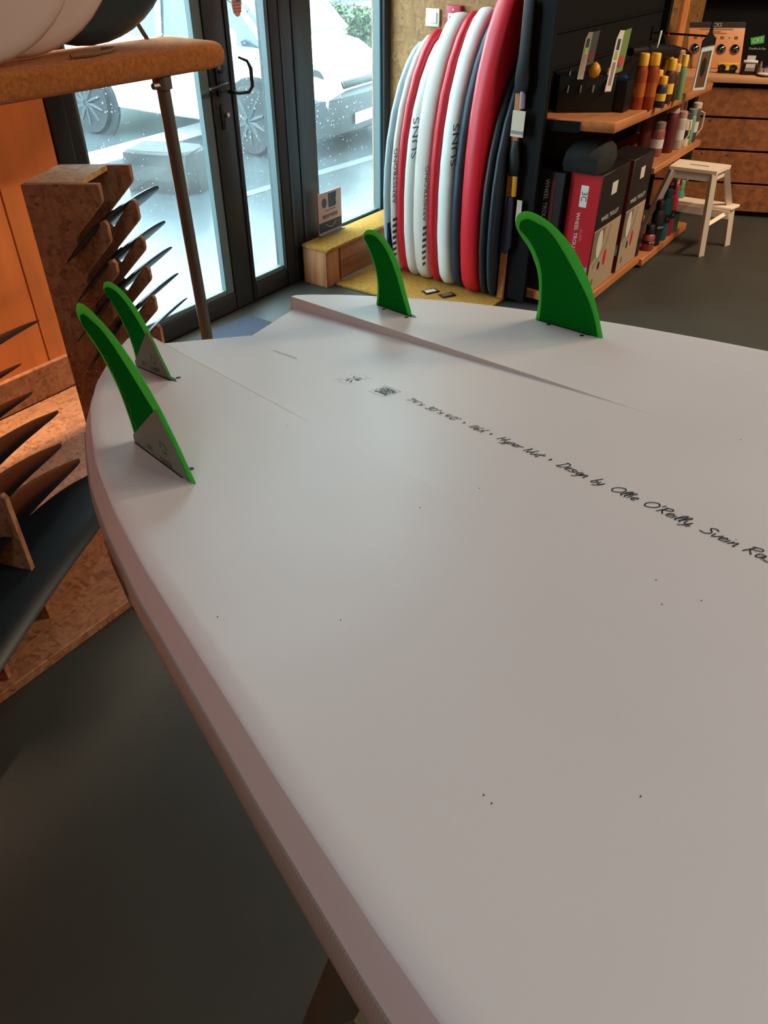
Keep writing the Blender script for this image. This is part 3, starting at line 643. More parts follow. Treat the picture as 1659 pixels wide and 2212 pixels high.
def wing(c, span, chord, tilt, label, droop=.12, group=None, roll=0, saddle=True):
    mat = Matrix.Translation(c) @ Matrix(((RD.x, -RD.y, 0, 0), (RD.y, RD.x, 0, 0), (0, 0, 1, 0), (0, 0, 0, 1))) @ Matrix.Rotation(roll, 4, 'Y') @ Matrix.Rotation(tilt, 4, 'X')
    t = thing('foil_wing', label, 'wing', mat=mat, group=group)
    rings = []; n = 22
    for i in range(n + 1):
        x = -1 + 2 * i / n; ch = chord * math.sqrt(max(.012, 1 - abs(x) ** 2.6)); th = ch * .115 + .0015
        yo = -.25 * chord * x * x; z = -droop * span * .25 * x * x
        sec = [(-.5, 0), (-.42, .38), (-.25, .5), (0, .42), (.3, .18), (.5, 0), (.3, -.12), (0, -.28), (-.25, -.3), (-.42, -.2)]
        rings.append([(x * span / 2, yo + a * ch, z + b * th) for a, b in sec])
    obj('blade', MB().loft(rings), CARBON, t, local=True, smooth=True, ang=70)
    if saddle: obj('mount_saddle', MB().box((0, 0, .008), (.05, chord * .6, .012)), BLACK, t, local=True, bevel=.004)
    return t
ords = ('topmost', 'second', 'third', 'fourth', 'lowest')
def tip(px, py, y): p = on(px, py, 1, y); return p
LTIP = ((125, 572), (150, 668), (134, 756), (157, 853), (168, 935)); RTIP = ((318, 428), (335, 505), (360, 550), (378, 610), (404, 662))
for i, z in enumerate(ZW):
    R_ = on(*RTIP[i], 1, 2.31); L_ = on(*LTIP[i], 1, 2.0)
    mid = (R_ + L_) / 2; d = R_ - L_; d.z = 0
    slot = PA + RD * .12 + RP_ * (.165 + .045)
    c = V((mid.x, mid.y, z + .005)); off = (c - slot).dot(RP_); 
    wing(c, d.length * 1.02, (.15 - .006 * i), -.78, 'black foil wing in the %s slot of the chipboard rack by the door' % ords[i], roll=-.015)
for i, (px, py, z) in enumerate(((50, 688, .775), (17, 783, .66), (37, 843, .58), (87, 884, .49), (93, 955, .38), (129, 988, .29))):
    R_ = on(px, py, 2, z); span = (.66, .6, .66, .7, .7, .74)[i]
    wing(R_ - RD * span / 2 + V((0, 0, .012)), span, (.13, .11, .13, .16, .17, .19)[i], -.30, 'black foil wing, %s one at the left picture edge' % ('topmost', 'second', 'third', 'fourth', 'fifth', 'sixth')[i], droop=.16)
cb = on(105, 1150, 2, .20)
wing(V((.86, 1.72, .19)) - RD * .17 + V((-.014, .027, .02)), 1.14, .19, .45, 'large black foil wing leaning low above the floor platform', droop=.05, saddle=False)

arm = thing('carpeted_rack', 'board rack with an orange carpet covered arm on a grey steel post', 'rack', (1.95, 2.24, 0))
ring = []
prof = [(-.045, -.02), (-.045, .02), (-.035, .034), (-.015, .042), (.02, .042), (.20, .042), (.235, .034), (.245, .015), (.245, -.02), (.235, -.036), (.20, -.042), (-.02, -.042), (-.037, -.036)]
rings = []
for x, k in ((.1, 1), (2.0, 1), (2.15, 1), (2.185, .95), (2.205, .82), (2.216, .6)):
    rings.append([(x, 2.245 + (.1 + (a - .1) * (1 if k == 1 else .75 + .25 * k)), 1.243 + b * k) for a, b in prof])
obj('carpeted_arm', MB().loft(rings), CARPET, arm, smooth=True, ang=70)
pf = V((1.985, 2.25, 0)); pt_ = V((1.945, 2.245, 1.20))
obj('post', MB().tube([pf, pf.lerp(pt_, .5), pt_], .0225, 14), STEEL, arm, smooth=True)
obj('collar', MB().tube([pt_ + V((0, 0, -.035)), pt_ + V((0, 0, .002))], .032, 14), STEEL, arm, smooth=True)
obj('clamp_bolt', MB().tube([pt_ + V((-.05, -.01, -.022)), pt_ + V((-.02, -.01, -.022))], .010, 8), STEEL, arm, smooth=True)
obj('post_foot', MB().lathe([(.05, 0), (.05, .006), (.024, .012)], pf, 16), STEEL, arm, smooth=True)
pf2 = V((.3, 2.25, 0)); obj('post', MB().tube([pf2 + V((0, 0, .03)), pf2 + V((0, 0, 1.20))], .0225, 12), STEEL, arm, smooth=True)
obj('peg', MB().tube([(2.08, 2.435, 1.275), (2.0, 2.437, 1.40), (1.94, 2.44, 1.5)], [.008, .007, .006], 8), M('peg_brown', (70, 60, 50), .5), arm, smooth=True)
def standing_board(x, y, half, thick_, h, mat_, label, lean=0, cx=None):
    # board standing on its rounded tail, broad face towards the viewer's left
    t = thing('stored_board', label, 'surfboard', (x, y, 1.288)); rings = []
    out = []
    for k in range(25):
        a = math.pi * (1 + k / 24); out.append((math.cos(a) * half, .0 + (1 + math.sin(a) * 1) * half * .95))
    pts = [(-half, h)] + out + [(half, h)]
    c = V((0, h * .5))
    for dy, ins in ((-.5, .045), (-.42, .018), (-.2, .002), (0, 0), (.2, .002), (.42, .018), (.5, .045)):
        r_ = []
        for p in pts:
            q_ = V(p); nrm = (V((0, max(half * .95, min(q_.y, h)))) - q_); nrm = nrm.normalized() if nrm.length > 1e-6 else V((0, 1)); q_ = q_ + nrm * ins
            r_.append((x + q_.x + lean * q_.y, y + dy * thick_, 1.290 + q_.y))
        rings.append(r_)
    obj('board_body', MB().loft(rings), mat_, t, smooth=True, ang=60)
    return t
SB = M('stored_white', (206, 182, 170), .35)
standing_board(1.31, 2.24, .42, .075, 1.0, SB, 'pale stored board standing on the carpeted rack, leftmost of three')
standing_board(1.516, 2.325, .42, .07, 1.05, SB, 'pale stored board standing on the carpeted rack, middle of three')
standing_board(1.815, 2.40, .44, .06, 1.0, M('stored_dark', (30, 46, 50), .35), 'dark teal stored board standing on the carpeted rack behind two pale ones')
solo('leash_cord', MB().tube([(1.60, 2.225, 1.293), (1.68, 2.22, 1.2925), (1.76, 2.24, 1.2925), (1.80, 2.27, 1.293), (1.77, 2.30, 1.2935)], .0055, 6), M('cord_tan', (120, 88, 52), .8), 'thin tan cord lying on the carpeted rack arm', 'cord', (1.7, 2.3, 1.287), smooth=True)

# ------------------------------------------------------------------ outside
G = -.1
WET = M('wet_asphalt', (68, 75, 78), .22, var=.12, vscale=3, bump=.06, bscale=90)
struct('street', MB().prism([(-8, 2.86), (11.6, 2.86), (14.9, 13.4), (14.9, 60), (-8, 60)], (0, 0, G - .1), (1, 0, 0), (0, 1, 0), (0, 0, .1)), WET)
struct('street_lower', MB().prism([(11.6, 2.86), (60, 2.86), (60, 60), (14.9, 60), (14.9, 13.4)], (0, 0, -.85), (1, 0, 0), (0, 1, 0), (0, 0, .1)), WET)
struct('kerb_wall', MB().prism([(11.6, 2.86), (11.7, 2.86), (15.0, 13.4), (15.0, 60), (14.9, 60), (14.9, 13.4)], (0, 0, -.75), (1, 0, 0), (0, 1, 0), (0, 0, .65)), M('kerb', (90, 92, 90), .7))
LINE = M('road_paint', (240, 244, 244), .5)
def strip(pts, label, mt=None):
    p = [on(x, y, 2, G + .004) for x, y in pts]
    solo('parking_line', MB().add([V((q.x, q.y, G)) for q in p] + p, [(0, 1, 2, 3)[::-1], (4, 5, 6, 7), (0, 1, 5, 4), (1, 2, 6, 5), (2, 3, 7, 6), (3, 0, 4, 7)]), mt or LINE, label, 'line', p[0])
strip([(60, 365), (455, 258), (455, 285), (60, 400)], 'broad white parking line before the white car')
strip([(500, 423), (845, 322), (845, 333), (500, 434)], 'thin pale line crossing the asphalt nearer the glass', M('worn_paint', (84, 90, 92), .5))
# stone block on the pavement
bl = thing('stone_block', 'rough grey stone block on the wet pavement outside', 'block', (4.33, 5.1, G))
mb = MB(); rnd = random.Random(5)
cb = V((4.38, 5.13, 0)); ax = V((.35, -.93, 0)).normalized(); ay = V((.93, .35, 0)); rings = []
for z, k in ((G, 1), (G + .1, 1.02), (G + .2, 1.0), (G + .29, .98), (G + .31, .92)):
    r_ = []
    for a, b in ((-.29, -.17), (-.1, -.18), (.1, -.18), (.24, -.17), (.29, -.08), (.30, .08), (.25, .17), (.0, .18), (-.29, .17)):
        r_.append(cb + ax * (a * k + rnd.uniform(-.012, .012)) + ay * (b * k + rnd.uniform(-.012, .012)) + V((0, 0, z)))
    rings.append(r_)
obj('block_body', MB().loft(rings), M('stone', (44, 46, 44), .7, var=.3, vscale=8, bump=.5, bscale=20), bl)

def car_body(name, label, mat, s, paint, full=True):
    t = thing(name, label, 'car', mat=mat)
    W = .80
    # length axis -Y forward: stations (y, z_bottom, z_side_top, half width bottom, half width top, crown)
    st = [(2.55, .42, .62, .60, .56, .66), (2.48, .30, .78, .70, .66, .84), (2.25, .24, .86, .78, .72, .93), (1.6, .22, .88, .80, .74, .94), (.6, .20, .86, .80, .74, .92), (.0, .20, .84, .80, .73, .90), (-.25, .22, .80, .79, .70, .87), (-.48, .24, .70, .74, .64, .78), (-.60, .28, .58, .66, .56, .64), (-.64, .32, .50, .56, .50, .54)]
    rings = []
    for y, zb, zt, wb, wt, zc in st:
        zm = zb + (zt - zb) * .55; mw = max(wb, wt) + .02
        half = [(0, zb), (wb * .8, zb), (wb, zb + .05), (mw, zm), (mw - .01, zm + (zt - zm) * .5), (wt + .03, zt - .02), (wt, zt), (wt * .6, zc - .015), (0, zc)]
        rings.append([(x, y, z) for x, z in half] + [(-x, y, z) for x, z in half[-2:0:-1]])
    body = obj('body', MB().loft(rings), paint, t, local=True, smooth=True, ang=38)
    # cabin: glass house with roof skin
    cst = [(2.30, .70, .58, .90, .92), (1.85, .72, .60, .90, 1.22), (1.2, .72, .60, .90, 1.32), (.6, .72, .60, .88, 1.32), (.2, .71, .58, .88, 1.20), (-.12, .70, .60, .87, .92)]
    rings = []
    for y, wb, wt, zb, zt in cst:
        half = [(wb, zb - .03), (wb - .01, zb), (wt + .04, zt - .06), (wt, zt - .015), (wt * .5, zt)]
        rings.append([(x, y, z) for x, z in half] + [(-x, y, z) for x, z in half[::-1]])
    G2 = M('car_glass', (40, 60, 68), .08, spec=.8)
    obj('window_glass', MB().loft(rings), G2, t, local=True, smooth=True, ang=35)
    roof = []
    for y, wt, zt in ((2.0, .58, 1.14), (1.85, .60, 1.225), (1.2, .605, 1.325), (.6, .60, 1.325), (.42, .59, 1.27)):
        roof.append([(-wt - .035, y, zt - .05), (-wt, y, zt - .004), (-wt * .5, y, zt + .012), (wt * .5, y, zt + .012), (wt, y, zt - .004), (wt + .035, y, zt - .05)])
    obj('roof', MB().loft(roof, closed=False, caps=False), paint, t, local=True, smooth=True)
    for sx in (-1, 1):
        obj('pillar', MB().tube([(sx * .715, -.10, .885), (sx * .655, .2, 1.18), (sx * .63, .42, 1.28)], .026, 6), paint, t, local=True, smooth=True)
        obj('pillar', MB().tube([(sx * .725, 1.05, .89), (sx * .655, 1.05, 1.27)], .03, 6), paint, t, local=True, smooth=True)
        obj('pillar', MB().tube([(sx * .715, 2.20, .90), (sx * .66, 1.95, 1.13), (sx * .635, 1.75, 1.26)], .05, 6), paint, t, local=True, smooth=True)
        if full:
            obj('door_seam', MB().tube([(sx * .824, 1.05, .32), (sx * .822, 1.05, .6), (sx * .765, 1.05, .86)], .006, 5), M('seam', (90, 100, 105), .6), t, local=True)
            obj('door_handle', MB().tube([(sx * .83, 1.18, .70), (sx * .845, 1.24, .705), (sx * .83, 1.32, .70)], .014, 6), paint, t, local=True, smooth=True)
            obj('wing_mirror', MB().lathe([(.03, -.08), (.075, -.04), (.08, .02), (.05, .06)], (sx * .86, .16, .93), 10), paint, t, local=True, smooth=True)
    for y in (0, 2.0):
        for sx in (-1, 1):
            R_ = Matrix.Rotation(math.pi / 2, 3, 'Y')
            if y == 0: R_ = Matrix.Rotation(-.22, 3, 'Z') @ R_
            a = MB().lathe([(.33, -.01), (.36, .0), (.36, .03), (.33, .035)], (sx * .80 - .01, y, .29), 24, Matrix.Rotation(math.pi / 2, 3, 'Y'))
            obj('wheel_arch', a, M('arch_dark', (14, 20, 24), .7), t, local=True)
            wh = obj('tyre', MB().lathe([(.17, -.085), (.27, -.09), (.285, -.06), (.288, 0), (.285, .06), (.27, .09), (.17, .085)], (sx * .775, y, .288), 28, R_), M('tyre_rubber', (10, 16, 20), .7), t, local=True, smooth=True)
            rm = MB()
            c_ = V((sx * .775, y, .288))
            for k in range(10):
                an = k * math.pi / 5; p = R_ @ V((math.cos(an) * .2, math.sin(an) * .2, .07 * sx)); p0 = R_ @ V((math.cos(an) * .03, math.sin(an) * .03, .075 * sx)); rm.tube([c_ + p0, c_ + p], [.03, .026], 5)
            rm.lathe([(.05, -.09), (.05, .09)], c_, 10, R_)
            obj('rim', rm, M('rim_grey', (26, 34, 40), .5), wh, local=True)
    for sx in (-1, 1):
        obj('headlight', MB().lathe([(.03, -.03), (.12, -.02), (.14, .02), (.10, .06)], (sx * .58, -.48, .60), 14, Matrix.Rotation(math.pi / 2, 3, 'X') @ Matrix.Rotation(sx * .5, 3, 'Y')), M('lamp_glass', (60, 76, 82), .1, spec=.8), t, local=True, smooth=True)
    obj('grille', MB().box((0, -.62, .545), (.62, .06, .07)), M('grille_dark', (14, 20, 24), .5), t, local=True, bevel=.02)
    obj('front_bumper', MB().loft([[(x, -.50 - .17 * math.cos(x * 1.55) + d_, z) for d_, z in ((.03, .13), (-.03, .17), (-.035, .34), (-.03, .46), (.02, .50), (.10, .50), (.10, .13))] for x in [-.78 + .13 * k for k in range(13)]]), M('bumper_grey', (22, 36, 42), .5), t, local=True, smooth=True)
    obj('number_plate', MB().box((0, -.712, .27), (.42, .012, .09)), WHITE, t, local=True)
    return t
PAINT = M('car_white', (236, 240, 242), .25, coat=.3)
cyaw = math.radians(7)
car_body('parked_car', 'white car parked outside facing the shop front', Matrix.Translation((6.42, 5.42, G)) @ Matrix.Rotation(cyaw, 4, 'Z') @ Matrix.Scale(1.0, 4), 1, PAINT)
car_body('parked_car', 'pale blue car parked beyond the low hedge', Matrix.Translation((15.9, 12.6, -.75)) @ Matrix.Rotation(math.radians(-117), 4, 'Z') @ Matrix.Scale(1.2, 4), 1.2, M('car_blue', (186, 206, 216), .3), full=False)
# hedge: leaves too many to count
def hedge(a, b, h, dpt, n, seed, label, big=1):
    rnd = random.Random(seed); a, b = V(a), V(b); d = (b - a).normalized(); sd = V((-d.y, d.x, 0)); L = (b - a).length; mb = MB()
    core = MB().prism([(0, 0), (L, 0), (L, h * .9), (0, h * .9)], a + sd * .15, d, (0, 0, 1), sd * (dpt - .3))
    t = thing('hedge', label, 'hedge', a)
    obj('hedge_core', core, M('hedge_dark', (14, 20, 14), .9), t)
    for _ in range(n):
        u = rnd.random() * L; f = rnd.random()
        if f < .7: p = a + d * u + sd * rnd.uniform(-.02, .16) + V((0, 0, rnd.random() * h))
        else: p = a + d * u + sd * rnd.uniform(0, dpt) + V((0, 0, h * rnd.uniform(.88, 1.05)))
        q1 = V((rnd.gauss(0, 1), rnd.gauss(0, 1), rnd.gauss(0, 1))).normalized() * rnd.uniform(.03, .07) * big; q2 = q1.cross(V((rnd.gauss(0, 1), rnd.gauss(0, 1), 1))).normalized() * q1.length * .55
        mb.add([p - q1, p + q2, p + q1, p - q2], [(0, 1, 2, 3)])
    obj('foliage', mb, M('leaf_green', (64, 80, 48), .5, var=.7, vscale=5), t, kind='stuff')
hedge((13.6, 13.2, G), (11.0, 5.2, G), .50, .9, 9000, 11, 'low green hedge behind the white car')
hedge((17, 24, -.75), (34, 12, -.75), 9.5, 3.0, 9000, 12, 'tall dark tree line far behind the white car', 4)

# ------------------------------------------------------------------ window bench, carpet, foil boards
bench = thing('window_bench', 'ochre carpeted bench with wooden front below the fixed window', 'bench', (3.6, 2.68, 0))
obj('front_board', MB().span((3.315, 2.59, .02), (4.05, 2.61, .195)), PLANK, bench, bevel=.002, seg=1)
obj('end_board', MB().span((3.20, 2.60, .0), (3.33, 2.765, .195)), wood_mat('bench_end', (140, 84, 48), (184, 122, 78), 'Z'), bench, bevel=.003, seg=1)
obj('carpet_top', MB().span((3.195, 2.585, .196), (4.055, 2.767, .215)), OCHRE, bench, bevel=.006)
solo('floor_carpet', MB().span((3.26, 1.72, .001), (4.055, 2.588, .014)), OCHRE, 'ochre carpet on the floor under the row of foil boards', 'carpet', (3.6, 2.1, .001), bevel=.003)
sg_ = thing('window_sign', 'small pink card sign with black emblems in the window corner', 'sign', (3.44, 2.755, .217))
SP = M('sign_pink', (176, 130, 112), .6)
obj('card', MB().span((3.338, 2.752, .217), (3.545, 2.757, .44)), SP, sg_)
obj('base_stand', MB().span((3.335, 2.735, .215), (3.548, 2.765, .222)), M('clear_edge', (90, 100, 98), .3), sg_)
obj('black_band', MB().span((3.342, 2.750, .232), (3.541, 2.7515, .285)), INK, sg_)
obj('round_emblem', MB().prism([(math.cos(k * .314) * .020, math.sin(k * .314) * .026) for k in range(20)], (3.392, 2.751, .385), (1, 0, 0), (0, 0, 1), (0, -.001, 0)), INK, sg_)
obj('pennant_emblem', MB().prism([(0, 0), (.058, .0), (.068, .012), (.062, .03), (.070, .075), (.0, .075)], (3.43, 2.751, .355), (1, 0, 0), (0, 0, 1), (0, -.001, 0)), INK, sg_)
lb = M('sign_letters', (110, 72, 48), .6)
for k in range(9): obj('letter_stroke', MB().span((3.375 + k * .015, 2.7505, .302 if k != 4 else .31), (3.386 + k * .015, 2.7515, .322)), lb, sg_)
obj('thin_line', MB().span((3.40, 2.7505, .340), (3.49, 2.7515, .346)), lb, sg_)
obj('smile_arc', MB().ribbon([(3.40 + .009 * k, 2.7495, .272 - .022 * math.sin(math.pi * k / 10)) for k in range(11)], .002, (0, -1, 0)), SP, sg_)

WB = M('foil_white', (224, 224, 218), .4); WB2 = M('foil_cream', (214, 204, 194), .4); GB = M('foil_grey', (168, 186, 194), .4)
NAVY = M('foil_navy', (34, 48, 62), .45); DGREEN = M('foil_dark_green', (22, 34, 36), .45)
def foil_board(y0, y1, ztop, xl, hw, mat_, label, zb=.02):
    th = (y0 - y1) * .90; yc = (y0 + y1) / 2; xc = xl + hw
    t = thing('foil_board', label, 'surfboard', (xc + .02, yc, zb))
    H = ztop - zb; pts = []
    tab = [(0, .50), (.012, .60), (.04, .70), (.10, .80), (.22, .92), (.38, .99), (.5, 1), (.62, .96), (.74, .85), (.85, .66), (.93, .44), (.975, .25), (1, .06)]
    for f_, w_ in tab: pts.append((-hw * w_, f_ * H))
    for f_, w_ in reversed(tab): pts.append((hw * w_, f_ * H))
    leanx = .10
    rings = []
    for dy, k in ((-.5, .90), (-.44, .955), (-.25, .99), (0, 1), (.25, .99), (.44, .955), (.5, .90)):
        rings.append([(xc + p[0] * k + leanx * (p[1] / H) * .9, yc + dy * th, zb + H * .5 + (p[1] - H * .5) * (1 - (1 - k) * .45)) for p in pts])
    obj('board_body', MB().loft(rings), mat_, t, smooth=True, ang=50)
    return t, yc - th / 2, xc, H
XB = 3.455
def bl_(desc): return desc
rowspec = [
 (2.470, 2.425, 1.125, 3.50, GB, 'pale grey foil board with a navy tail, leftmost of the row by the window'),
 (2.425, 2.375, 1.155, 3.50, WB2, 'cream foil board with dark rail lettering, left of the first red board'),
 (2.375, 2.325, 1.185, 3.49, RED, 'red foil board nearest the window, first of three red ones'),
 (2.325, 2.262, 1.165, 3.48, WB, 'white foil board with large dark letters beside the first red board'),
 (2.262, 2.161, 1.262, 3.47, WB2, 'cream foil board with dark rail lettering, left of the second red board'),
 (2.161, 2.106, 1.272, 3.465, RED, 'red foil board in the middle of the row, second of three red ones'),
 (2.106, 2.019, 1.290, 3.46, WB, 'white foil board with large dark letters beside the navy board'),
 (2.019, 1.957, 1.272, 3.46, NAVY, 'navy foil board between the lettered white and the widest red one'),
 (1.957, 1.844, 1.42, 3.44, RED, 'tallest red foil board, third of three, right of the navy one'),
 (1.844, 1.797, 1.15, 3.45, DGREEN, 'very dark green foil board right of the tallest red one'),
 (1.797, 1.757, 1.16, 3.45, NAVY, 'dark navy foil board at the right end of the row')]
fbs = []
for y0, y1, zt, xl, mt, lab in rowspec:
    t, yf, xc, H = foil_board(y0, y1, zt, xl, 4.0 - .0 - xl - .235 if False else .285, mt, lab, zb=.016); fbs.append((t, yf, xc, H)); t['group'] = 'foil boards in the row'
GREYL = M('letter_grey', (70, 78, 80), .5)
for i, xo in ((3, .052), (6, .052)):
    t, yf, xc, H = fbs[i]
    text('lettering', 'SUNS', (xc - .285 + xo + .012, yf - .0012, .745), (.06, 0, 1), (-1, 0, .06), .078, GREYL, t, spacing=1.05)
for i in (1, 4):
    t, yf, xc, H = fbs[i]
    text('lettering', 'ARMSTRONG', (xc - .285 + .030, yf - .0012, .50 if i == 4 else .55), (.04, 0, 1), (-1, 0, .04), .045, GREYL, t)
    for k in range(7):
        obj('rail_stripe', MB().span((xc - .285 + .012 + .004 * max(0, 2 - k), yf - .0015, .13 + k * .032), (xc - .285 + .048, yf + .001, .145 + k * .032)), GREYL, t)
t, yf, xc, H = fbs[0]
obj('tail_patch', MB().span((xc - .285 + .03, yf - .002, .12), (xc + .1, yf + .001, .30)), M('patch_blue', (26, 62, 110), .5), t)
# price tags on the carpet
for (px, py, lab) in ((930, 630, 'small black framed price tag on the ochre carpet below the lettered board'), (966, 638, 'small dark price tag on the ochre carpet right of another tag')):
    p = on(px, py, 2, .016); tg = thing('price_tag', lab, 'tag', p); R_ = Matrix.Rotation(-.5, 3, 'Z')
    obj('tag_frame', MB().box(p + V((0, 0, .002)), (.085, .05, .004), R_), BLACK, tg, bevel=.001, seg=1)
    obj('tag_paper', MB().box(p + V((0, 0, .0045)), (.06, .032, .002), R_), CARD if px < 940 else M('tag_brown', (96, 74, 54), .6), tg)
sw = thing('light_switch', 'white light switch on the chipboard wall above the boards', 'switch', (4.055, 2.497, 1.21))
obj('switch_plate', MB().span((4.046, 2.456, 1.172), (4.059, 2.540, 1.252)), WHITE, sw, bevel=.004)
obj('rocker', MB().span((4.041, 2.470, 1.188), (4.047, 2.514, 1.236)), WHITE, sw, bevel=.002)
fa = thing('fire_alarm_box', 'red fire alarm call point on the chipboard wall', 'alarm', (4.05, 2.36, 1.23))
obj('alarm_body', MB().span((4.026, 2.318, 1.188), (4.059, 2.405, 1.272)), M('alarm_red', (176, 24, 50), .4), fa, bevel=.005)
obj('push_plate', MB().span((4.022, 2.334, 1.204), (4.027, 2.390, 1.238)), WHITE, fa, bevel=.002)
for k in range(3): obj('print_dot', MB().span((4.0205, 2.346 + k * .013, 1.217), (4.0222, 2.354 + k * .013, 1.225)), INK, fa)
obj('arrow_mark', MB().span((4.0245, 2.358, 1.25), (4.0262, 2.366, 1.258)), WHITE, fa)

# ------------------------------------------------------------------ display shelf
sh = thing('display_shelf', 'black framed display shelf with orange wooden boards', 'shelf', (4.5, 1.5, 0))
obj('side_panel', MB().span((3.595, 1.60, .02), (3.625, 1.715, 2.3)), BLACKM, sh, bevel=.002, seg=1)
obj('back_panel', MB().span((3.625, 1.70, .0), (5.38, 1.722, 2.3)), MATTE, sh)
for z in (1.05, 1.2, 1.36, 1.52): obj('back_rail', MB().span((3.63, 1.692, z), (5.38, 1.70, z + .012)), BLACKM, sh)
obj('upright', MB().span((5.33, 1.40, .0), (5.37, 1.46, .84)), BLACKM, sh, bevel=.003, seg=1)
obj('upright', MB().span((5.33, 1.66, .0), (5.37, 1.70, 2.3)), BLACKM, sh, bevel=.003, seg=1)
obj('batten', MB().span((3.575, 1.716, .02), (3.594, 1.748, 2.3)), SHELFW, sh)
obj('top_shelf', MB().add([V(p) for p in ((3.61, 1.695, .848), (3.70, 1.30, .848), (5.24, 1.30, .83), (5.32, 1.695, .838), (3.61, 1.695, .893), (3.70, 1.30, .893), (5.24, 1.30, .868), (5.32, 1.695, .878))], [(0, 1, 2, 3), (7, 6, 5, 4), (0, 4, 5, 1), (1, 5, 6, 2), (2, 6, 7, 3), (3, 7, 4, 0)]), SHELFW, sh, bevel=.002, seg=1)
obj('shelf_bracket', MB().add([V(p) for p in ((3.602, 1.69, .842), (3.655, 1.45, .842), (3.665, 1.45, .842), (3.612, 1.69, .842), (3.602, 1.69, .887), (3.655, 1.45, .887), (3.665, 1.45, .887), (3.612, 1.69, .887))], [(0, 1, 2, 3), (7, 6, 5, 4), (0, 4, 5, 1), (1, 5, 6, 2), (2, 6, 7, 3), (3, 7, 4, 0)]), BLACKM, sh)
obj('middle_shelf', MB().span((4.43, 1.30, .528), (5.26, 1.695, .56)), SHELFW, sh, bevel=.002, seg=1)
obj('bottom_shelf', MB().span((3.64, 1.30, .03), (4.485, 1.695, .075)), SHELFW, sh, bevel=.003, seg=1)
obj('bottom_shelf', MB().span((4.488, 1.282, .012), (5.32, 1.695, .055)), SHELFW, sh, bevel=.003, seg=1)
obj('kick_panel', MB().span((3.63, 1.66, 0), (5.36, 1.70, .03)), BLACKM, sh)

# wheel trolley cartons
KHAKI = M('photo_khaki', (110, 104, 80), .6); BLK = M('carton_black', (13, 12, 12), .5); CREAM = M('carton_cream', (160, 140, 114), .6)
def trolley_box(x0, x1, y0, z0, z1, dep, end, label, face_out):
    t = thing('trolley_carton', label, 'box', ((x0 + x1) / 2, y0 + dep / 2, z0)); w_ = x1 - x0; h = z1 - z0
    obj('carton', MB().span((x0, y0, z0), (x1, y0 + dep, z1)), BLK, t, bevel=.002, seg=1)
    e = obj('end_print', MB().span((x0 - .0015, y0 + .003, z0 + .003), (x0 + .001, y0 + dep - .003, z1 - .003)), end, t, label='red printed carton end')
    zc = lambda k: z0 + h * k
    obj('emblem_plate', MB().span((x0 - .003, y0 + dep * .38, zc(.74)), (x0 - .001, y0 + dep * .62, zc(.91))), WHITE, e, bevel=.001, seg=1)
    text('emblem', '3C', (x0 - .0036, y0 + dep * .5, zc(.825)), (0, 0, -1), (0, -1, 0), .04, DRED, e)
    text('carton_lettering', 'WHEEL TROLLEY', (x0 - .0022, y0 + dep * .60, zc(.52)), (0, 0, -1), (0, -1, 0), .027, WHITE, e)
    text('carton_lettering', 'double', (x0 - .0022, y0 + dep * .42, zc(.52)), (0, 0, -1), (0, -1, 0), .022, M('pink_ink', (226, 110, 120), .5), e)
    obj('photo_patch', MB().span((x0 - .0028, y0 + dep * .05, zc(.16)), (x0 - .001, y0 + dep * .62, zc(.26))), M('photo_grey', (150, 160, 168), .5), e)
    obj('photo_wheel', MB().lathe([(.026, 0), (.026, .001)], (x0 - .0036, y0 + dep * .22, zc(.20)), 14, Matrix.Rotation(math.pi / 2, 3, 'Y')), CARD, e)
    f = obj('front_print', MB().span((x0 + .004, y0 - .0015, z0 + .004), (x1 - .004, y0 + .001, zc(.56))), CREAM, t, label='cream carton front with trolley picture')
    obj('front_emblem', MB().span((x0 + w_ * .40, y0 - .002, zc(.80)), (x0 + w_ * .60, y0, zc(.90))), CARD, t, bevel=.001, seg=1)
    text('carton_lettering', 'WHEEL TROLLEY', (x0 + w_ * .50, y0 - .0012, zc(.63)), (1, 0, 0), (0, 0, 1), .03, CARD, t)
    obj('picture_ground', MB().prism([(.0, .5), (.0, .98), (.42, .98), (.40, .80), (.30, .62)], (x0 + .006, y0 - .0022, z0), (w_ - .012, 0, 0), (0, 0, h * .56), (0, .001, 0)), KHAKI, f)
    obj('picture_figure', MB().prism([(math.cos(k * .4189) * .10, math.sin(k * .4189) * .15) for k in range(15)], (x0 + w_ * .26, y0 - .0030, zc(.42)), (w_, 0, 0), (0, 0, h * .8), (0, .001, 0)), CARD, f)
    obj('picture_frame_bar', MB().ribbon([(x0 + w_ * .62, y0 - .003, zc(.54)), (x0 + w_ * .55, y0 - .003, zc(.38)), (x0 + w_ * .38, y0 - .003, zc(.30)), (x0 + w_ * .15, y0 - .003, zc(.24))], .010, (0, -1, 0)), M('bar_grey', (140, 134, 120), .6), f)
    obj('picture_wheel', MB().prism([(math.cos(k * .4189) * .05, math.sin(k * .4189) * .09) for k in range(15)], (x0 + w_ * .56, y0 - .0034, zc(.26)), (w_, 0, 0), (0, 0, h * .8), (0, .001, 0)), RED, f)
    obj('picture_wheel', MB().prism([(math.cos(k * .4189) * .035, math.sin(k * .4189) * .045) for k in range(15)], (x0 + w_ * .36, y0 - .0034, zc(.22)), (w_, 0, 0), (0, 0, h * .8), (0, .001, 0)), BLK, f)
    obj('picture_wheel', MB().prism([(math.cos(k * .4189) * .03, math.sin(k * .4189) * .04) for k in range(15)], (x0 + w_ * .2, y0 - .0034, zc(.10)), (w_, 0, 0), (0, 0, h * .8), (0, .001, 0)), KHAKI, f)
trolley_box(3.70, 4.06, 1.315, .076, .665, .16, REDBOX, 'red and black trolley carton on the low shelf, the nearer one', True)
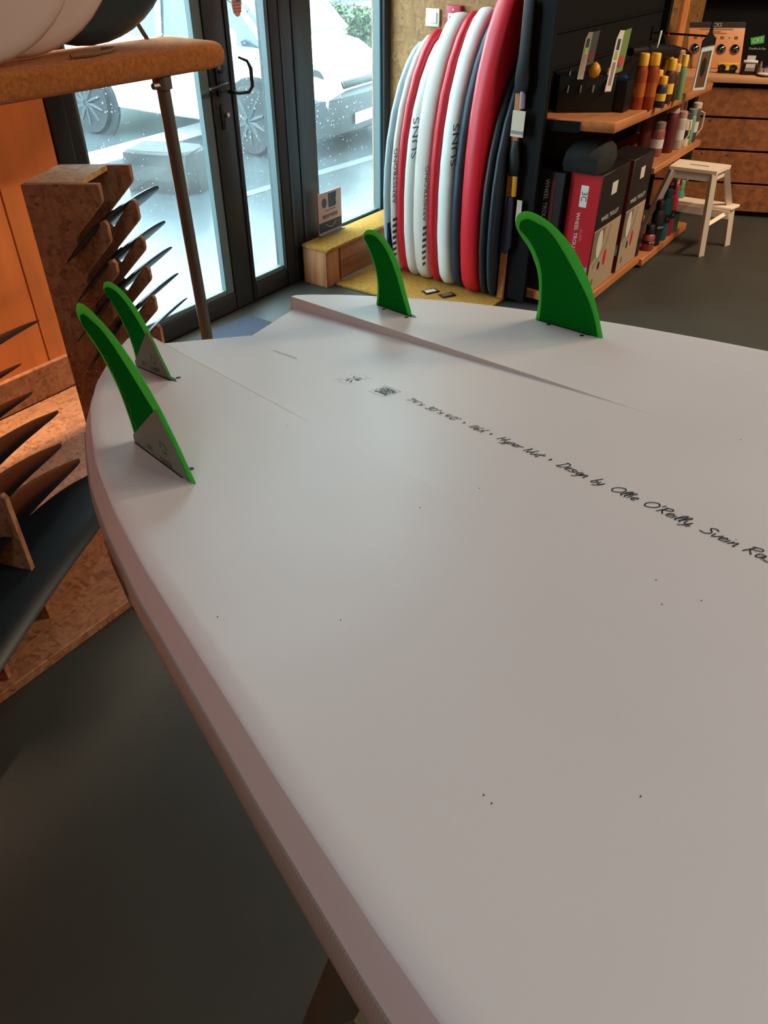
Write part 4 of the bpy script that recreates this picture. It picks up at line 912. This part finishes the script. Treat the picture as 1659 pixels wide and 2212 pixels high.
trolley_box(4.125, 4.43, 1.315, .076, .655, .16, DRED, 'red and black trolley carton on the low shelf, the farther one', True)
dkb = thing('dark_carton', 'black trolley carton with white vertical lettering behind the red one', 'box', (3.75, 1.57, .076))
obj('carton', MB().span((3.66, 1.49, .076), (4.0, 1.685, .66)), BLK, dkb, bevel=.002, seg=1)
text('carton_lettering', 'WHEEL TROLLEY', (3.6592, 1.575, .51), (0, 0, -1), (0, -1, 0), .030, CARD, dkb)
obj('red_bar', MB().span((3.6585, 1.532, .43), (3.661, 1.550, .62)), DRED, dkb)
obj('label', MB().span((3.6585, 1.622, .565), (3.661, 1.664, .635)), CARD, dkb)
obj('label', MB().span((3.6585, 1.50, .30), (3.661, 1.548, .37)), CARD, dkb)
solo('black_bag', MB().loft([[(3.80 + x * k, 1.44 + y * k, z) for x, y in ((-.12, -.09), (0, -.11), (.14, -.08), (.15, .06), (.0, .09), (-.12, .07))] for z, k in ((.667, 1), (.70, 1.08), (.75, 1.0), (.79, .7), (.80, .3))]), M('bag_fabric', (9, 12, 12), .85, bump=.4, bscale=30), 'limp black bag lying on top of the nearer red carton', 'bag', (3.8, 1.44, .667), smooth=True, ang=70)

# items on the top shelf
ZS = .893
ho = thing('peg_holder', 'black counter holder with chrome clips on the shelf top', 'holder', (3.86, 1.52, ZS))
hb = [V((3.76, 1.62, ZS)), V((3.905, 1.44, ZS))]; hd = (hb[1] - hb[0]).normalized(); hs_ = V((hd.y, -hd.x, 0)) * -1
obj('holder_body', MB().prism([(0, 0), (.27, 0), (.27, .155), (0, .155)], hb[0], hd, (0, 0, 1), hs_ * .12), BLACK, ho, bevel=.004)
for k in range(4):
    for z_, l_ in ((.10, .030), (.17, .028)):
        obj('clip', MB().tube([hb[0] + hd * (.04 + k * .06) + V((0, 0, z_ - l_ / 2)) - hs_ * .004, hb[0] + hd * (.042 + k * .06) + V((0, 0, z_ + l_ / 2)) - hs_ * .004], .006, 6), CHROME, ho, smooth=True)
solo('black_box', MB().span((3.945, 1.36, ZS - .001), (4.04, 1.46, ZS + .13)), BLACK, 'plain black box beside the clip holder on the shelf top', 'box', (3.99, 1.41, ZS), bevel=.006)
def pack(b0, t0, wv, label, bright):
    t = thing('slim_pack', label, 'pack', b0); u_ = (V(t0) - V(b0)); L_ = u_.length; u_.normalize(); wv = V(wv); n_ = wv.cross(u_).normalized()
    c = (232, 222, 210) if bright else (150, 138, 120)
    ww = wv.length; wd = wv.normalized()
    obj('card_strip', MB().prism([(0, 0), (ww, 0), (ww, L_), (ww * .3, L_), (0, L_ * .86)], b0, wd, u_, n_ * .004), M('strip_%d' % bright, c, .5), t)
    obj('side_card', MB().prism([(ww, L_ * .30), (ww * 2.1, L_ * .34), (ww * 2.1, L_ * 1.04), (ww, L_)], b0, wd, u_, n_ * .003), M('leaf_card_%d' % bright, (110, 140, 50) if bright else (50, 62, 34), .5), t)
    obj('print_bar', MB().prism([(ww * .3, L_ * .68), (ww * .75, L_ * .68), (ww * .75, L_ * .86), (ww * .3, L_ * .86)], V(b0) + n_ * .004, wd, u_, n_ * .001), INK, t)
    obj('print_bar', MB().prism([(ww * .3, L_ * .52), (ww * .75, L_ * .52), (ww * .75, L_ * .66), (ww * .3, L_ * .66)], V(b0) + n_ * .004, wd, u_, n_ * .001), M('lime_print', (170, 180, 70), .5), t)
    obj('print_bar', MB().prism([(ww * .3, L_ * .1), (ww * .75, L_ * .1), (ww * .75, L_ * .48), (ww * .3, L_ * .48)], V(b0) + n_ * .004, wd, u_, n_ * .001), M('tan_print', (150, 124, 104), .5), t)
    obj('round_print', MB().prism([(ww * 1.5 + math.cos(k * .5236) * ww * .42, L_ * .50 + math.sin(k * .5236) * .026) for k in range(12)], V(b0) + n_ * .004, wd, u_, n_ * .001), RED if bright else DRED, t)
VW = V((.036, -.052, 0)) * .42
pack(on(1246, 172, 1, 1.50), on(1268, 70, 1, 1.52), VW, 'dim slim hanging pack with a pointed foot above the clip holder', 0)
pack(on(1306, 198, 1, 1.44), on(1336, 66, 1, 1.46), VW * 1.05, 'bright slim pack with green card standing on the black box', 1)
solo('yellow_tool', MB().lathe([(.008, 0), (.022, .01), (.028, .03), (.02, .05), (.006, .062)], on(1282, 168, 1, 1.47), 12), M('tool_yellow', (206, 140, 20), .4), 'yellow knob topping the clip holder', 'tool', on(1282, 168, 1, 1.47), smooth=True)
pb = on(1344, 192, 1, 1.42); bt = thing('blue_dispenser', 'blue and white dispenser on the black box', 'dispenser', pb)
obj('dispenser_body', MB().loft([[pb + V((x * k, y * k, z)) for x, y in ((-.03, -.02), (.03, -.02), (.03, .02), (-.03, .02))] for z, k in ((-.02, 1), (.02, 1.1), (.045, .8), (.06, .35))]), M('blue_plastic', (24, 72, 140), .4), bt, smooth=True)
obj('white_roller', MB().tube([pb + V((.0, -.03, -.01)), pb + V((.05, -.05, -.008))], .010, 8), WHITE, bt, smooth=True)

def bottle(c, r, h, body, cap, label, caph=.05, shoulder=.8, group='sunscreen bottles on the top shelf', name='sunscreen_bottle', cat='bottle', label_c=None):
    t = thing(name, label, cat, c, group=group); c = V(c)
    obj('bottle_body', MB().lathe([(r * .92, 0), (r, .006), (r, h * .86), (r * shoulder, h * .96), (r * shoulder * .9, h)], c, 16), body, t, smooth=True, ang=50)
    obj('cap', MB().lathe([(r * shoulder, h), (r * shoulder, h + caph * .9), (r * shoulder * .85, h + caph)], c, 16), cap, t, smooth=True, ang=50)
    if label_c is not None:
        obj('label_band', MB().lathe([(r * 1.01, h * .3), (r * 1.01, h * .62)], c, 16), label_c, t, smooth=True)
    return t
OB = M('bottle_orange', (150, 62, 20), .35); YC = M('cap_yellow', (226, 170, 34), .4); YB = M('bottle_yellow', (214, 150, 44), .4); BB = M('bottle_brown', (74, 46, 24), .35); GBt = M('bottle_green', (104, 146, 100), .4); LC = M('label_sun', (232, 190, 70), .5); NVB = M('bottle_navy', (40, 44, 62), .4)
LO = M('label_orange', (176, 92, 26), .4)
spec = [((1372, 237), .026, .185, OB, YC, 'tall orange brown sun lotion tube with yellow cap, left one of the pair', LO), ((1396, 236), .026, .185, OB, YC, 'tall orange brown sun lotion tube with yellow cap, right one of the pair', LO),
        ((1411, 228), .020, .12, YB, YC, 'slim yellow sun lotion bottle before the brown ones', LC), ((1422, 232), .022, .10, NVB, YC, 'small dark bottle with yellow sun print at the shelf edge', LC), ((1436, 222), .024, .145, BB, YC, 'brown sun lotion bottle with yellow cap and label', LC),
        ((1448, 216), .022, .13, BB, M('cap_peach', (214, 160, 100), .4), 'brown sun lotion bottle with peach cap', None), ((1430, 208), .022, .155, YB, YC, 'yellow sun lotion bottle in the back row', None), ((1454, 205), .022, .16, YB, M('cap_peach', (214, 160, 100), .4), 'yellow bottle with peach cap in the back row', None), ((1463, 213), .018, .15, GBt, LC, 'slim green yellow bottle at the right of the sun lotions', None)]
for (px, py), r, h, b_, c_, lab, lc in spec:
    p = on(px, py, 2, .885); bottle((p.x, p.y, .893 - max(0, (p.x - 3.7)) * .0162 + .001), r * 1.13, h, b_, c_, lab, .05 if h > .13 else .035, label_c=lc)

# rod with hanging pouch
rod = thing('hook_rod', 'thin black hook rod reaching from the back panel over the shelf', 'hook', on(1440, 72, 1, 1.45))
pr0, pr1 = on(1438, 72, 1, 1.62), on(1528, 78, 1, 1.22)
obj('rod', MB().tube([V((pr0.x, 1.70, pr0.z)), pr0, pr1], .005, 8), BLACK, rod, smooth=True)
obj('rod_plate', MB().span((pr0.x - .02, 1.690, pr0.z - .03), (pr0.x + .02, 1.70, pr0.z + .03)), BLACK, rod)
pc = on(1518, 145, 1, 1.24); ph = thing('hanging_pouch', 'clear white edged phone pouch hanging from a black clip', 'pouch', pc)
FRM = M('pouch_white', (190, 205, 208), .35)
fx, fz = V((.86, -.5, 0)), V((0, 0, 1))
fr = [(-.042, -.105), (.042, -.105), (.045, .10), (-.04, .09)]; fi = [(-.032, -.094), (.032, -.094), (.033, .075), (-.031, .07)]
mbp = MB()
for dt in (0, .004):
    pass
A_ = [pc + fx * a + fz * b for a, b in fr]; B_ = [pc + fx * a + fz * b for a, b in fi]; off_ = fx.cross(fz) * .006
mbp.add(A_ + B_ + [p + off_ for p in A_ + B_], [(i, (i + 1) % 4, 4 + (i + 1) % 4, 4 + i) for i in range(4)] + [(8 + i, 12 + i, 12 + (i + 1) % 4, 8 + (i + 1) % 4) for i in range(4)] + [(i, 8 + i, 8 + (i + 1) % 4, (i + 1) % 4) for i in range(4)] + [(4 + i, 4 + (i + 1) % 4, 12 + (i + 1) % 4, 12 + i) for i in range(4)])
obj('pouch_frame', mbp, FRM, ph)
obj('pouch_film', MB().prism(fi, pc + off_ * .5, fx, fz, off_ * .1), M('pouch_brown', (96, 66, 44), .2), ph)
obj('pouch_insert', MB().prism([(math.cos(k * .5236) * .017, .0 + math.sin(k * .5236) * .045) for k in range(12)], pc + off_ * .62, fx, fz, off_ * .1), BLK, ph)
obj('clip', MB().prism([(-.042, .085), (.045, .095), (.045, .125), (.012, .150), (.006, .20), (-.004, .20), (-.010, .15), (-.042, .12)], pc, fx, fz, off_), BLACK, ph)
th_ = thing('black_pouch_roll', 'long black rolled pouch hanging above the sun lotion bottles', 'pouch', on(1430, 115, 1, 1.36))
obj('roll', MB().tube([on(1362, 112, 1, 1.42), on(1400, 110, 1, 1.40), on(1450, 112, 1, 1.37), on(1478, 118, 1, 1.35), on(1490, 120, 1, 1.345)], [.018, .032, .032, .028, .012], 10), BLACK, th_, smooth=True)
obj('strap', MB().tube([on(1440, 105, 1, 1.38), on(1434, 80, 1, 1.40), on(1434, 74, 1, 1.55)], .005, 6), BLACK, th_)
obj('white_tag', MB().prism([(0, 0), (.018, .02), (.03, .07), (.012, .07)], on(1418, 104, 1, 1.35), (1, 0, 0), (0, 0, 1), (0, -.004, 0)), WHITE, th_)
obj('red_button', MB().lathe([(.008, 0), (.008, .004)], on(1443, 76, 1, 1.36), 10, Matrix.Rotation(math.pi / 2, 3, 'X')), RED, th_)

# insulated cups on the middle shelf
MUGS = [((1388, 322), .034, .15, (110, 60, 56), (90, 84, 78), 'dusty red travel cup, leftmost on the middle shelf'), ((1413, 336), .036, .12, (140, 76, 72), (120, 108, 100), 'dusty pink travel cup at the front of the middle shelf'), ((1438, 328), .034, .17, (92, 26, 30), (190, 160, 150), 'dark red travel cup with pale top on the middle shelf'),
        ((1459, 321), .032, .14, (170, 160, 140), (180, 130, 120), 'grey white travel cup with a pinkish lid on the middle shelf'), ((1474, 315), .030, .12, (206, 196, 172), (60, 66, 60), 'cream travel cup with dark lid on the middle shelf'), ((1484, 310), .028, .13, (110, 150, 120), (120, 124, 116), 'mint green travel cup on the middle shelf'), ((1497, 306), .030, .15, (70, 66, 56), (190, 180, 160), 'dark cup with a white handle at the right end of the middle shelf')]
for (px, py), r, h, c, cc, lab in MUGS:
    p = on(px, py, 2, .561); h *= 1.2; t = bottle((p.x, max(p.y, 1.345), .561), r, h, M('mug_%d' % px, c, .5), M('lid_%d' % px, cc, .4), lab, .03, .9, 'travel cups on the middle shelf', 'travel_cup', 'cup', CARD if px in (1413, 1459, 1497) else BLK if px in (1474,) else None)
    if px in (1459, 1497):
        b = V((p.x, max(p.y, 1.345), .561)); hx = V((.7, -.7, 0)) * r
        obj('handle', MB().tube([b + hx + V((0, 0, h * .9)), b + hx * 1.9 + V((0, 0, h * .85)), b + hx * 2.0 + V((0, 0, h * .4)), b + hx + V((0, 0, h * .15))], .005, 6), M('handle_white', (190, 180, 165), .4), t, smooth=True)
for k, (px, py) in enumerate(((1470, 237), (1482, 232), (1497, 231), (1490, 250))):
    a = on(px, py, 1, 1.42); top = .842 - (a.x - 3.7) * .0115
    solo('carabiner', MB().tube([V((a.x, a.y, top - .004)), a + V((.012, 0, -.01)), a + V((.004, 0, -.035)), a + V((-.012, 0, -.02)), V((a.x - .006, a.y, top - .006))], .003, 6), CHROME, 'silver clip hanging under the top shelf, %s from the left' % ('first', 'second', 'fourth', 'third')[k], 'clip', a, smooth=True, group='clips under the top shelf')
# drinking bottles on the bottom shelf
BOT = [((1392, 556), .038, .22, (60, 20, 22), BLK, 'dark red drinking bottle, leftmost on the low shelf beside the carton', None), ((1408, 541), .036, .12, (140, 52, 50), BLK, 'dusty red drinking bottle on the low shelf', 'W'), ((1422, 530), .036, .26, (24, 26, 26), BLK, 'black drinking bottle with white marks on the low shelf', 'W'),
       ((1438, 519), .036, .31, (14, 92, 94), M('teal_cap', (14, 70, 76), .4), 'teal drinking bottle with loop top on the low shelf', 'T'), ((1458, 510), .034, .31, (168, 34, 60), M('pink_cap', (180, 40, 66), .4), 'raspberry pink drinking bottle on the low shelf', 'P'), ((1466, 498), .032, .31, (70, 140, 110), M('mint_cap', (80, 150, 100), .4), 'mint green drinking bottle at the end of the low shelf', 'M')]
for (px, py), r, h, c, cc, lab, mk in BOT:
    zt = .0765 if px < 1400 else .056
    p = on(px, py, 2, zt); b = V((p.x, max(p.y, 1.345 if px < 1400 else 1.322), zt)); t = bottle(b, r, h * .80, M('flask_%d' % px, c, .45), cc, lab, .05, .7, 'drinking bottles on the low shelf', 'drinking_bottle', 'bottle')
    if mk in ('T', 'P', 'M'):
        z = V((0, 0, h * .80 + .045)); e = V((.5, -.8, 0)) * .03
        obj('carry_loop', MB().tube([b + z - e, b + z - e * .9 + V((0, 0, .045)), b + z + e * .9 + V((0, 0, .045)), b + z + e], .009, 6), cc, t, smooth=True)
    obj('sleeve', MB().lathe([(r * 1.012, h * .34), (r * 1.012, h * .5)], b, 16), BLK, t, smooth=True)
    if mk: text('print', 'WW' if mk == 'W' else 'x', b + V((-.6, -.8, 0)) * (r * 1.04) + V((0, 0, h * .42)), (.8, -.6, 0), (0, 0, 1), .02, CARD, t)

# goods hanging on the shelf side panel
HX = 3.578
def hang(name, label, cat, build, p):
    t = thing(name, label, cat, p); build(t); return t
def _pad1(t):
    obj('blade', MB().prism([(-.022, .34), (.022, .34), (.026, .12), (.034, .04), (.030, -.01), (-.034, -.015), (-.036, .05), (-.028, .14)], (HX, 1.715, 1.005), (0, -1, 0), (0, 0, 1), (-.02, 0, 0)), BLACK, t, bevel=.004)
    obj('neck', MB().tube([(HX - .01, 1.708, 1.0), (HX - .01, 1.704, .93)], .013, 8), M('neck_lilac', (150, 138, 150), .4), t, smooth=True)
    obj('label_card', MB().prism([(-.032, 0), (.032, 0), (.034, .11), (-.030, .11)], (HX - .022, 1.712, .812), (0, -1, 0), (0, 0, 1), (-.003, 0, 0)), PAPER, t)
    obj('label_band', MB().prism([(-.032, .012), (.032, .012), (.032, .026), (-.032, .026)], (HX - .0255, 1.712, .812), (0, -1, 0), (0, 0, 1), (-.001, 0, 0)), M('band_grey', (130, 134, 124), .5), t)
hang('hanging_paddle', 'black paddle blade with a pale card tag on the shelf side', 'paddle', _pad1, (HX, 1.71, .81))
def _pad2(t):
    obj('blade', MB().prism([(-.016, .15), (.014, .15), (.03, .05), (.028, .0), (-.018, -.005), (-.034, .03), (-.03, .08)], (HX, 1.716, .640), (0, -1, 0), (0, 0, 1), (-.02, 0, 0)), BLACK, t, bevel=.004)
    obj('yellow_shaft', MB().tube([(HX - .01, 1.705, .638), (HX - .01, 1.703, .545)], .012, 8), M('shaft_yellow', (214, 160, 40), .4), t, smooth=True)
    obj('pouch', MB().prism([(-.02, .18), (.012, .18), (.02, .04), (.024, -.06), (.0, -.1), (-.036, -.09), (-.034, 0)], (HX, 1.715, .36), (0, -1, 0), (0, 0, 1), (-.02, 0, 0)), NVB, t, bevel=.004)
    obj('label_card', MB().prism([(-.010, 0), (.016, 0), (.016, .10), (-.010, .10)], (HX - .004, 1.672, .43), (0, -1, 0), (0, 0, 1), (-.004, 0, 0)), PAPER, t)
hang('hanging_paddle', 'black paddle with yellow shaft and small card low on the shelf side', 'paddle', _pad2, (HX, 1.71, .36))

# ------------------------------------------------------------------ step stool
ST = thing('step_stool', 'white wooden step stool with a hand slot beside the counter', 'stool', (4.95, 1.17, 0))
SW = M('stool_white', (226, 208, 186), .5)
c4 = [V((4.79, 1.335, 0)), V((4.965, 1.325, 0)), V((4.995, 1.03, 0)), V((4.80, 1.065, 0))]
c4 = [V((4.775, 1.32, 0)), V((4.975, 1.33, 0)), V((5.0, 1.035, 0)), V((4.80, 1.06, 0))]
slot = MB(); ce = sum(c4, V()) / 4
ux, uy = (c4[1] - c4[0] + c4[2] - c4[3]).normalized(), (c4[0] - c4[3]).normalized()
inn = [ce + ux * a * .011 + uy * b * .055 for a, b in ((-1, 1), (1, 1), (1, -1), (-1, -1))]
for z in (.485, .502): slot.v += [p + V((0, 0, z)) for p in c4 + inn]
slot.f += [(i, (i + 1) % 4, 4 + (i + 1) % 4, 4 + i) for i in range(4)] + [(8 + i, 12 + i, 12 + (i + 1) % 4, 8 + (i + 1) % 4) for i in range(4)] + [(i, 8 + i, 8 + (i + 1) % 4, (i + 1) % 4) for i in range(4)] + [(4 + i, 4 + (i + 1) % 4, 12 + (i + 1) % 4, 12 + i) for i in range(4)]
obj('top', slot, SW, ST)
def leg(a, b, w_=.017): obj('leg', MB().tube([a, b], w_ * 1.35, 4), SW, ST)
tops = [ce + (p - ce) * .86 for p in c4]
foot = [V((4.74, 1.40, 0)), V((5.06, 1.41, 0)), V((5.10, 1.005, 0)), V((4.905, 1.065, 0))]
leg(tops[3] + V((0, 0, .485)), V((4.90, 1.06, 0.004))); leg(tops[0] + V((0, 0, .485)), V((4.83, 1.43, .056)))
leg(tops[2] + V((0, 0, .485)), V((5.155, 1.02, .235))); leg(tops[1] + V((0, 0, .485)), V((5.12, 1.36, .235)))
leg(V((5.145, 1.005, .24)), V((5.19, .985, .004))); leg(V((5.125, 1.38, .24)), V((5.16, 1.42, .056)))
obj('apron', MB().prism([(0, .44), (1, .44), (1, .484), (0, .484)], tops[3], tops[0] - tops[3], (0, 0, 1), ux * .012), SW, ST)
obj('apron', MB().prism([(0, .44), (1, .44), (1, .484), (0, .484)], tops[3], tops[2] - tops[3], (0, 0, 1), uy * .012), SW, ST)
obj('step', MB().prism([(5.045, 1.375), (5.150, 1.38), (5.185, .965), (5.075, .985)], (0, 0, .236), (1, 0, 0), (0, 1, 0), (0, 0, .017)), SW, ST, bevel=.003, seg=1)
obj('side_rail', MB().tube([V((4.882, 1.06, .19)), V((5.165, 1.0, .22))], .016, 4), SW, ST); obj('side_rail', MB().tube([V((4.83, 1.40, .19)), V((5.13, 1.37, .22))], .016, 4), SW, ST)
obj('step_apron', MB().prism([(0, .19), (1, .19), (1, .235), (0, .235)], V((5.06, .99, 0)), V((-.015, .375, 0)), (0, 0, 1), ux * .012), SW, ST)

# ------------------------------------------------------------------ counter with planks, display and goods
C0 = V((5.712, 1.440, 0)); CD = V((.363, -.932, 0)).normalized(); CB = V((.932, .363, 0)).normalized()
ct = thing('sales_counter', 'sales counter faced with broad orange brown planks', 'counter', C0)
rotc = Matrix(((CD.x, CB.x, 0), (CD.y, CB.y, 0), (0, 0, 1)))
def cbox(t0, t1, d0, d1, z0, z1): return MB().box(C0 + CD * (t0 + t1) / 2 + CB * (d0 + d1) / 2 + V((0, 0, (z0 + z1) / 2)), (t1 - t0, d1 - d0, z1 - z0), rotc)
obj('carcass', cbox(-.18, 2.4, .025, .30, .0, .80), BLACKM, ct)
for z0, z1 in ((.035, .205), (.217, .405), (.417, .600), (.612, .775)):
    obj('plank', cbox(-.22, 2.42, 0, .024, z0, z1), PLANK, ct, bevel=.003, seg=1)
obj('countertop', cbox(-.24, 2.44, -.03, .56, .806, .84), COUNTW, ct, bevel=.004)
for t_, z_ in ((.06, .395), (.22, .392), (.06, .590), (.30, .203)): obj('screw_head', MB().lathe([(.006, 0), (.006, .003)], C0 + CD * t_ - CB * .003 + V((0, 0, z_)), 8, rotc @ Matrix.Rotation(math.pi / 2, 3, 'X')), CHROME, ct)
obj('wall_plate', MB().box(C0 + CD * -.06 - CB * .008 + V((0, 0, .34)), (.10, .012, .14), rotc), BLACK, ct, bevel=.003)
def cp_(px, py, d): return onp(px, py, C0 + CB * d, CB)
dsp = thing('backdrop_board', 'black backdrop board standing on the counter', 'board', C0 + CD * .5 + CB * .42 + V((0, 0, .84)))
obj('board', cbox(-.08, 1.6, .42, .45, .841, 1.225), MATTE, dsp)
obj('ledge', cbox(-.08, 1.6, .36, .47, 1.226, 1.238), MATTE, dsp)
gl = [cp_(1621, 82, .418), cp_(1652, 76, .418), cp_(1650, 93, .418), cp_(1622, 97, .418)]
obj('green_logo', MB().add(gl + [p - CB * .003 for p in gl], [(0, 1, 2, 3), (7, 6, 5, 4), (0, 1, 5, 4), (1, 2, 6, 5), (2, 3, 7, 6), (3, 0, 4, 7)]), M('logo_green', (50, 170, 80), .5), dsp)
cg = sum(gl, V()) / 4; text('logo_lettering', 'CKS', cg - CB * .004, (gl[1] - gl[0]), (0, 0, 1), .034, WHITE, dsp)
text('white_lettering', 'Coudre le Fun', cp_(1636, 105, .418) - CB * .001, CD, (0, 0, 1), .018, CARD, dsp)
solo('wall_post', MB().span((5.84, 1.735, .85), (5.96, 1.758, 2.4)), wood_mat('post_wood', (176, 110, 58), (206, 140, 80), 'Z'), 'orange wooden post behind the black backdrop', 'post', (5.9, 1.745, .85), bevel=.003, seg=1)
# poster with three mirrored lenses
po = thing('lens_poster', 'orange display poster with mirrored lens discs and black header', 'poster', cp_(1540, 150, .33))
corn = [V((*cp_(1480, 153, .32).xy, .842)), V((*cp_(1597, 155, .32).xy, .842)), cp_(1612, 48, .36), cp_(1490, 48, .36)]
tk = CB * .008
PO = M('poster_orange', (214, 146, 96), .5)
obj('poster_panel', MB().add(corn + [p + tk for p in corn], [(0, 1, 2, 3), (7, 6, 5, 4), (0, 1, 5, 4), (1, 2, 6, 5), (2, 3, 7, 6), (3, 0, 4, 7)]), PO, po, bevel=.004)
def pp(a, b, h=.001):
    return (corn[0].lerp(corn[1], a)).lerp(corn[3].lerp(corn[2], a), b) - CB * h
def pquad(a0, a1, b0, b1, h=.002): 
    q_ = [pp(a0, b0, h), pp(a1, b0, h), pp(a1, b1, h), pp(a0, b1, h)]; return MB().add(q_ + [p + CB * .0015 for p in q_], [(0, 1, 2, 3), (7, 6, 5, 4), (0, 1, 5, 4), (1, 2, 6, 5), (2, 3, 7, 6), (3, 0, 4, 7)])
hdr = obj('header', pquad(.0, 1, .885, 1.0), INK, po)
text('header_lettering', 'CKS', pp(.5, .942, .004), CD, (0, 0, 1), .030, CARD, hdr)
for b, a0, a1 in ((.85, .2, .78), (.80, .4, .58), (.765, .32, .66)):
    mb_ = MB(); k = a0
    while k < a1: mb_.add([pp(k, b - .009, .0025), pp(k + .018, b - .009, .0025), pp(k + .018, b + .009, .0025), pp(k, b + .009, .0025)], [(0, 1, 2, 3)]); k += .026
    obj('print_line', mb_, M('poster_print', (120, 76, 52), .5), po)
for a in (.13, .38, .61, .86): obj('pictogram', pquad(a - .03, a + .03, .64, .70), M('poster_print', (120, 76, 52), .5), po)
for a in (.25, .50, .74): obj('pictogram', pquad(a - .01, a + .01, .655, .68), M('poster_print', (120, 76, 52), .5), po)
up_p = (pp(.5, 1) - pp(.5, 0)).normalized()
for a in (.13, .38, .61, .86):
    obj('lens_disc', MB().lathe([(.030, 0), (.028, .004), (.018, .009), (.004, .011)], pp(a, .42, .002), 18, Matrix((CD, up_p, CD.cross(up_p))).transposed()), M('lens_mirror', (120, 130, 136), .06, 1), po, smooth=True)
obj('side_pillar', MB().tube([pp(.09, .32, .02), pp(.09, .05, .02), V((*pp(.09, 0, .03).xy, .842))], .008, 8), STEEL, po, smooth=True)
# sunglasses on a yellow card
gpos = cp_(1572, 142, .12); gs = thing('sunglasses', 'black sunglasses with yellow lenses on a yellow stand', 'sunglasses', V((gpos.x, gpos.y, .842)))
YEL = M('glasses_yellow', (226, 196, 40), .4)
g0 = V((gpos.x, gpos.y, 0))
obj('yellow_bar', MB().box(g0 + V((0, 0, .893)), (.125, .02, .012), rotc), YEL, gs, bevel=.003)
obj('stand', MB().box(g0 + V((0, 0, .850)), (.11, .02, .014), rotc), BLACK, gs)
for k in (-1, 1):
    obj('rim', MB().tube([g0 + CD * (k * .034 + math.cos(j * .5236) * .022) - CB * .012 + V((0, 0, .872 + math.sin(j * .5236) * .015)) for j in range(13)], .0045, 6, cap=False), BLACK, gs, smooth=True)
    obj('lens', MB().prism([(math.cos(j * .5236) * .020, math.sin(j * .5236) * .0135) for j in range(12)], g0 + CD * k * .034 - CB * .011 + V((0, 0, .872)), CD, (0, 0, 1), CB * .002), BLK if k < 0 else M('lens_dark', (70, 64, 30), .15), gs)
    obj('temple', MB().tube([g0 + CD * k * .056 - CB * .012 + V((0, 0, .880)), g0 + CD * k * .054 + CB * .05 + V((0, 0, .878))], .003, 5), BLACK, gs)
obj('nose_disc', MB().lathe([(.012, 0), (.012, .003)], g0 - CB * .016 + V((0, 0, .872)), 12, rotc @ Matrix.Rotation(math.pi / 2, 3, 'X')), YEL, gs)
# card reader box and small goods
kp = cp_(1617, 152, .10); kp = V((kp.x, kp.y, .842)); kx = thing('card_box', 'black box with white cards standing by the sunglasses', 'box', kp)
obj('box_body', MB().box(kp + V((0, 0, .032)), (.10, .05, .062), rotc), BLACK, kx, bevel=.003)
obj('card', MB().box(kp - CB * .027 + V((0, 0, .040)), (.055, .003, .040), rotc), CARD, kx)
obj('card_print', MB().box(kp - CB * .0288 + V((0, 0, .030)), (.050, .001, .018), rotc), M('print_grey', (130, 120, 110), .5), kx)
obj('white_clip', MB().box(kp + V((0, 0, .070)), (.085, .03, .014), rotc), WHITE, kx, bevel=.004); obj('card', MB().box(kp + CB * .006 + V((0, 0, .088)), (.050, .004, .028), rotc), CARD, kx)
vp = cp_(1641, 150, .14); solo('small_vial', MB().lathe([(.010, 0), (.010, .05), (.007, .055), (.007, .068)], V((vp.x, vp.y, .842)), 10), M('vial_brown', (120, 96, 70), .3), 'small brown vial behind the card box', 'bottle', V((vp.x, vp.y, .842)), smooth=True, ang=40)
bp_ = cp_(1659, 140, .14); solo('blue_ring', MB().tube([V((bp_.x, bp_.y, .862)) + CD * (math.cos(j * .5236) * .018) + V((0, 0, math.sin(j * .5236) * .018)) for j in range(13)], .004, 6), M('ring_blue', (30, 50, 220), .4), 'small bright blue ring at the right edge of the counter', 'ring', V((bp_.x, bp_.y, .84)), smooth=True)
wp = cp_(1656, 153, .05); wpd = thing('tray', 'small dark tray with a white rim at the right edge of the counter', 'tray', V((wp.x, wp.y, .841)))
obj('tray_body', MB().lathe([(.05, 0), (.055, .006)], V((wp.x, wp.y, .841)), 18), BLK, wpd); obj('tray_top', MB().lathe([(.045, .006), (.05, .014), (.02, .018)], V((wp.x, wp.y, .841)), 18), WHITE, wpd, smooth=True)
rnd = random.Random(21); cols = ((60, 64, 58), (140, 150, 150), (30, 30, 32), (120, 90, 40), (70, 96, 96), (214, 150, 40), (60, 90, 120), (170, 190, 200), (60, 60, 66), (196, 130, 40), (110, 120, 124))
names = 'first second third fourth fifth sixth seventh eighth ninth tenth eleventh'.split()
for k, c in enumerate(cols):
    t_ = .02 + k * .066; h = rnd.uniform(.05, .09)
    solo('small_pack', cbox(t_, t_ + .05, .385, .445, 1.2385, 1.2385 + h), M('pack_%d' % k, c, .5), 'small coloured pack on the ledge above the backdrop, %s from the left' % names[k], 'pack', C0 + CD * (t_ + .025) + CB * .41 + V((0, 0, 1.2385)), group='packs on the ledge', bevel=.003, seg=1)
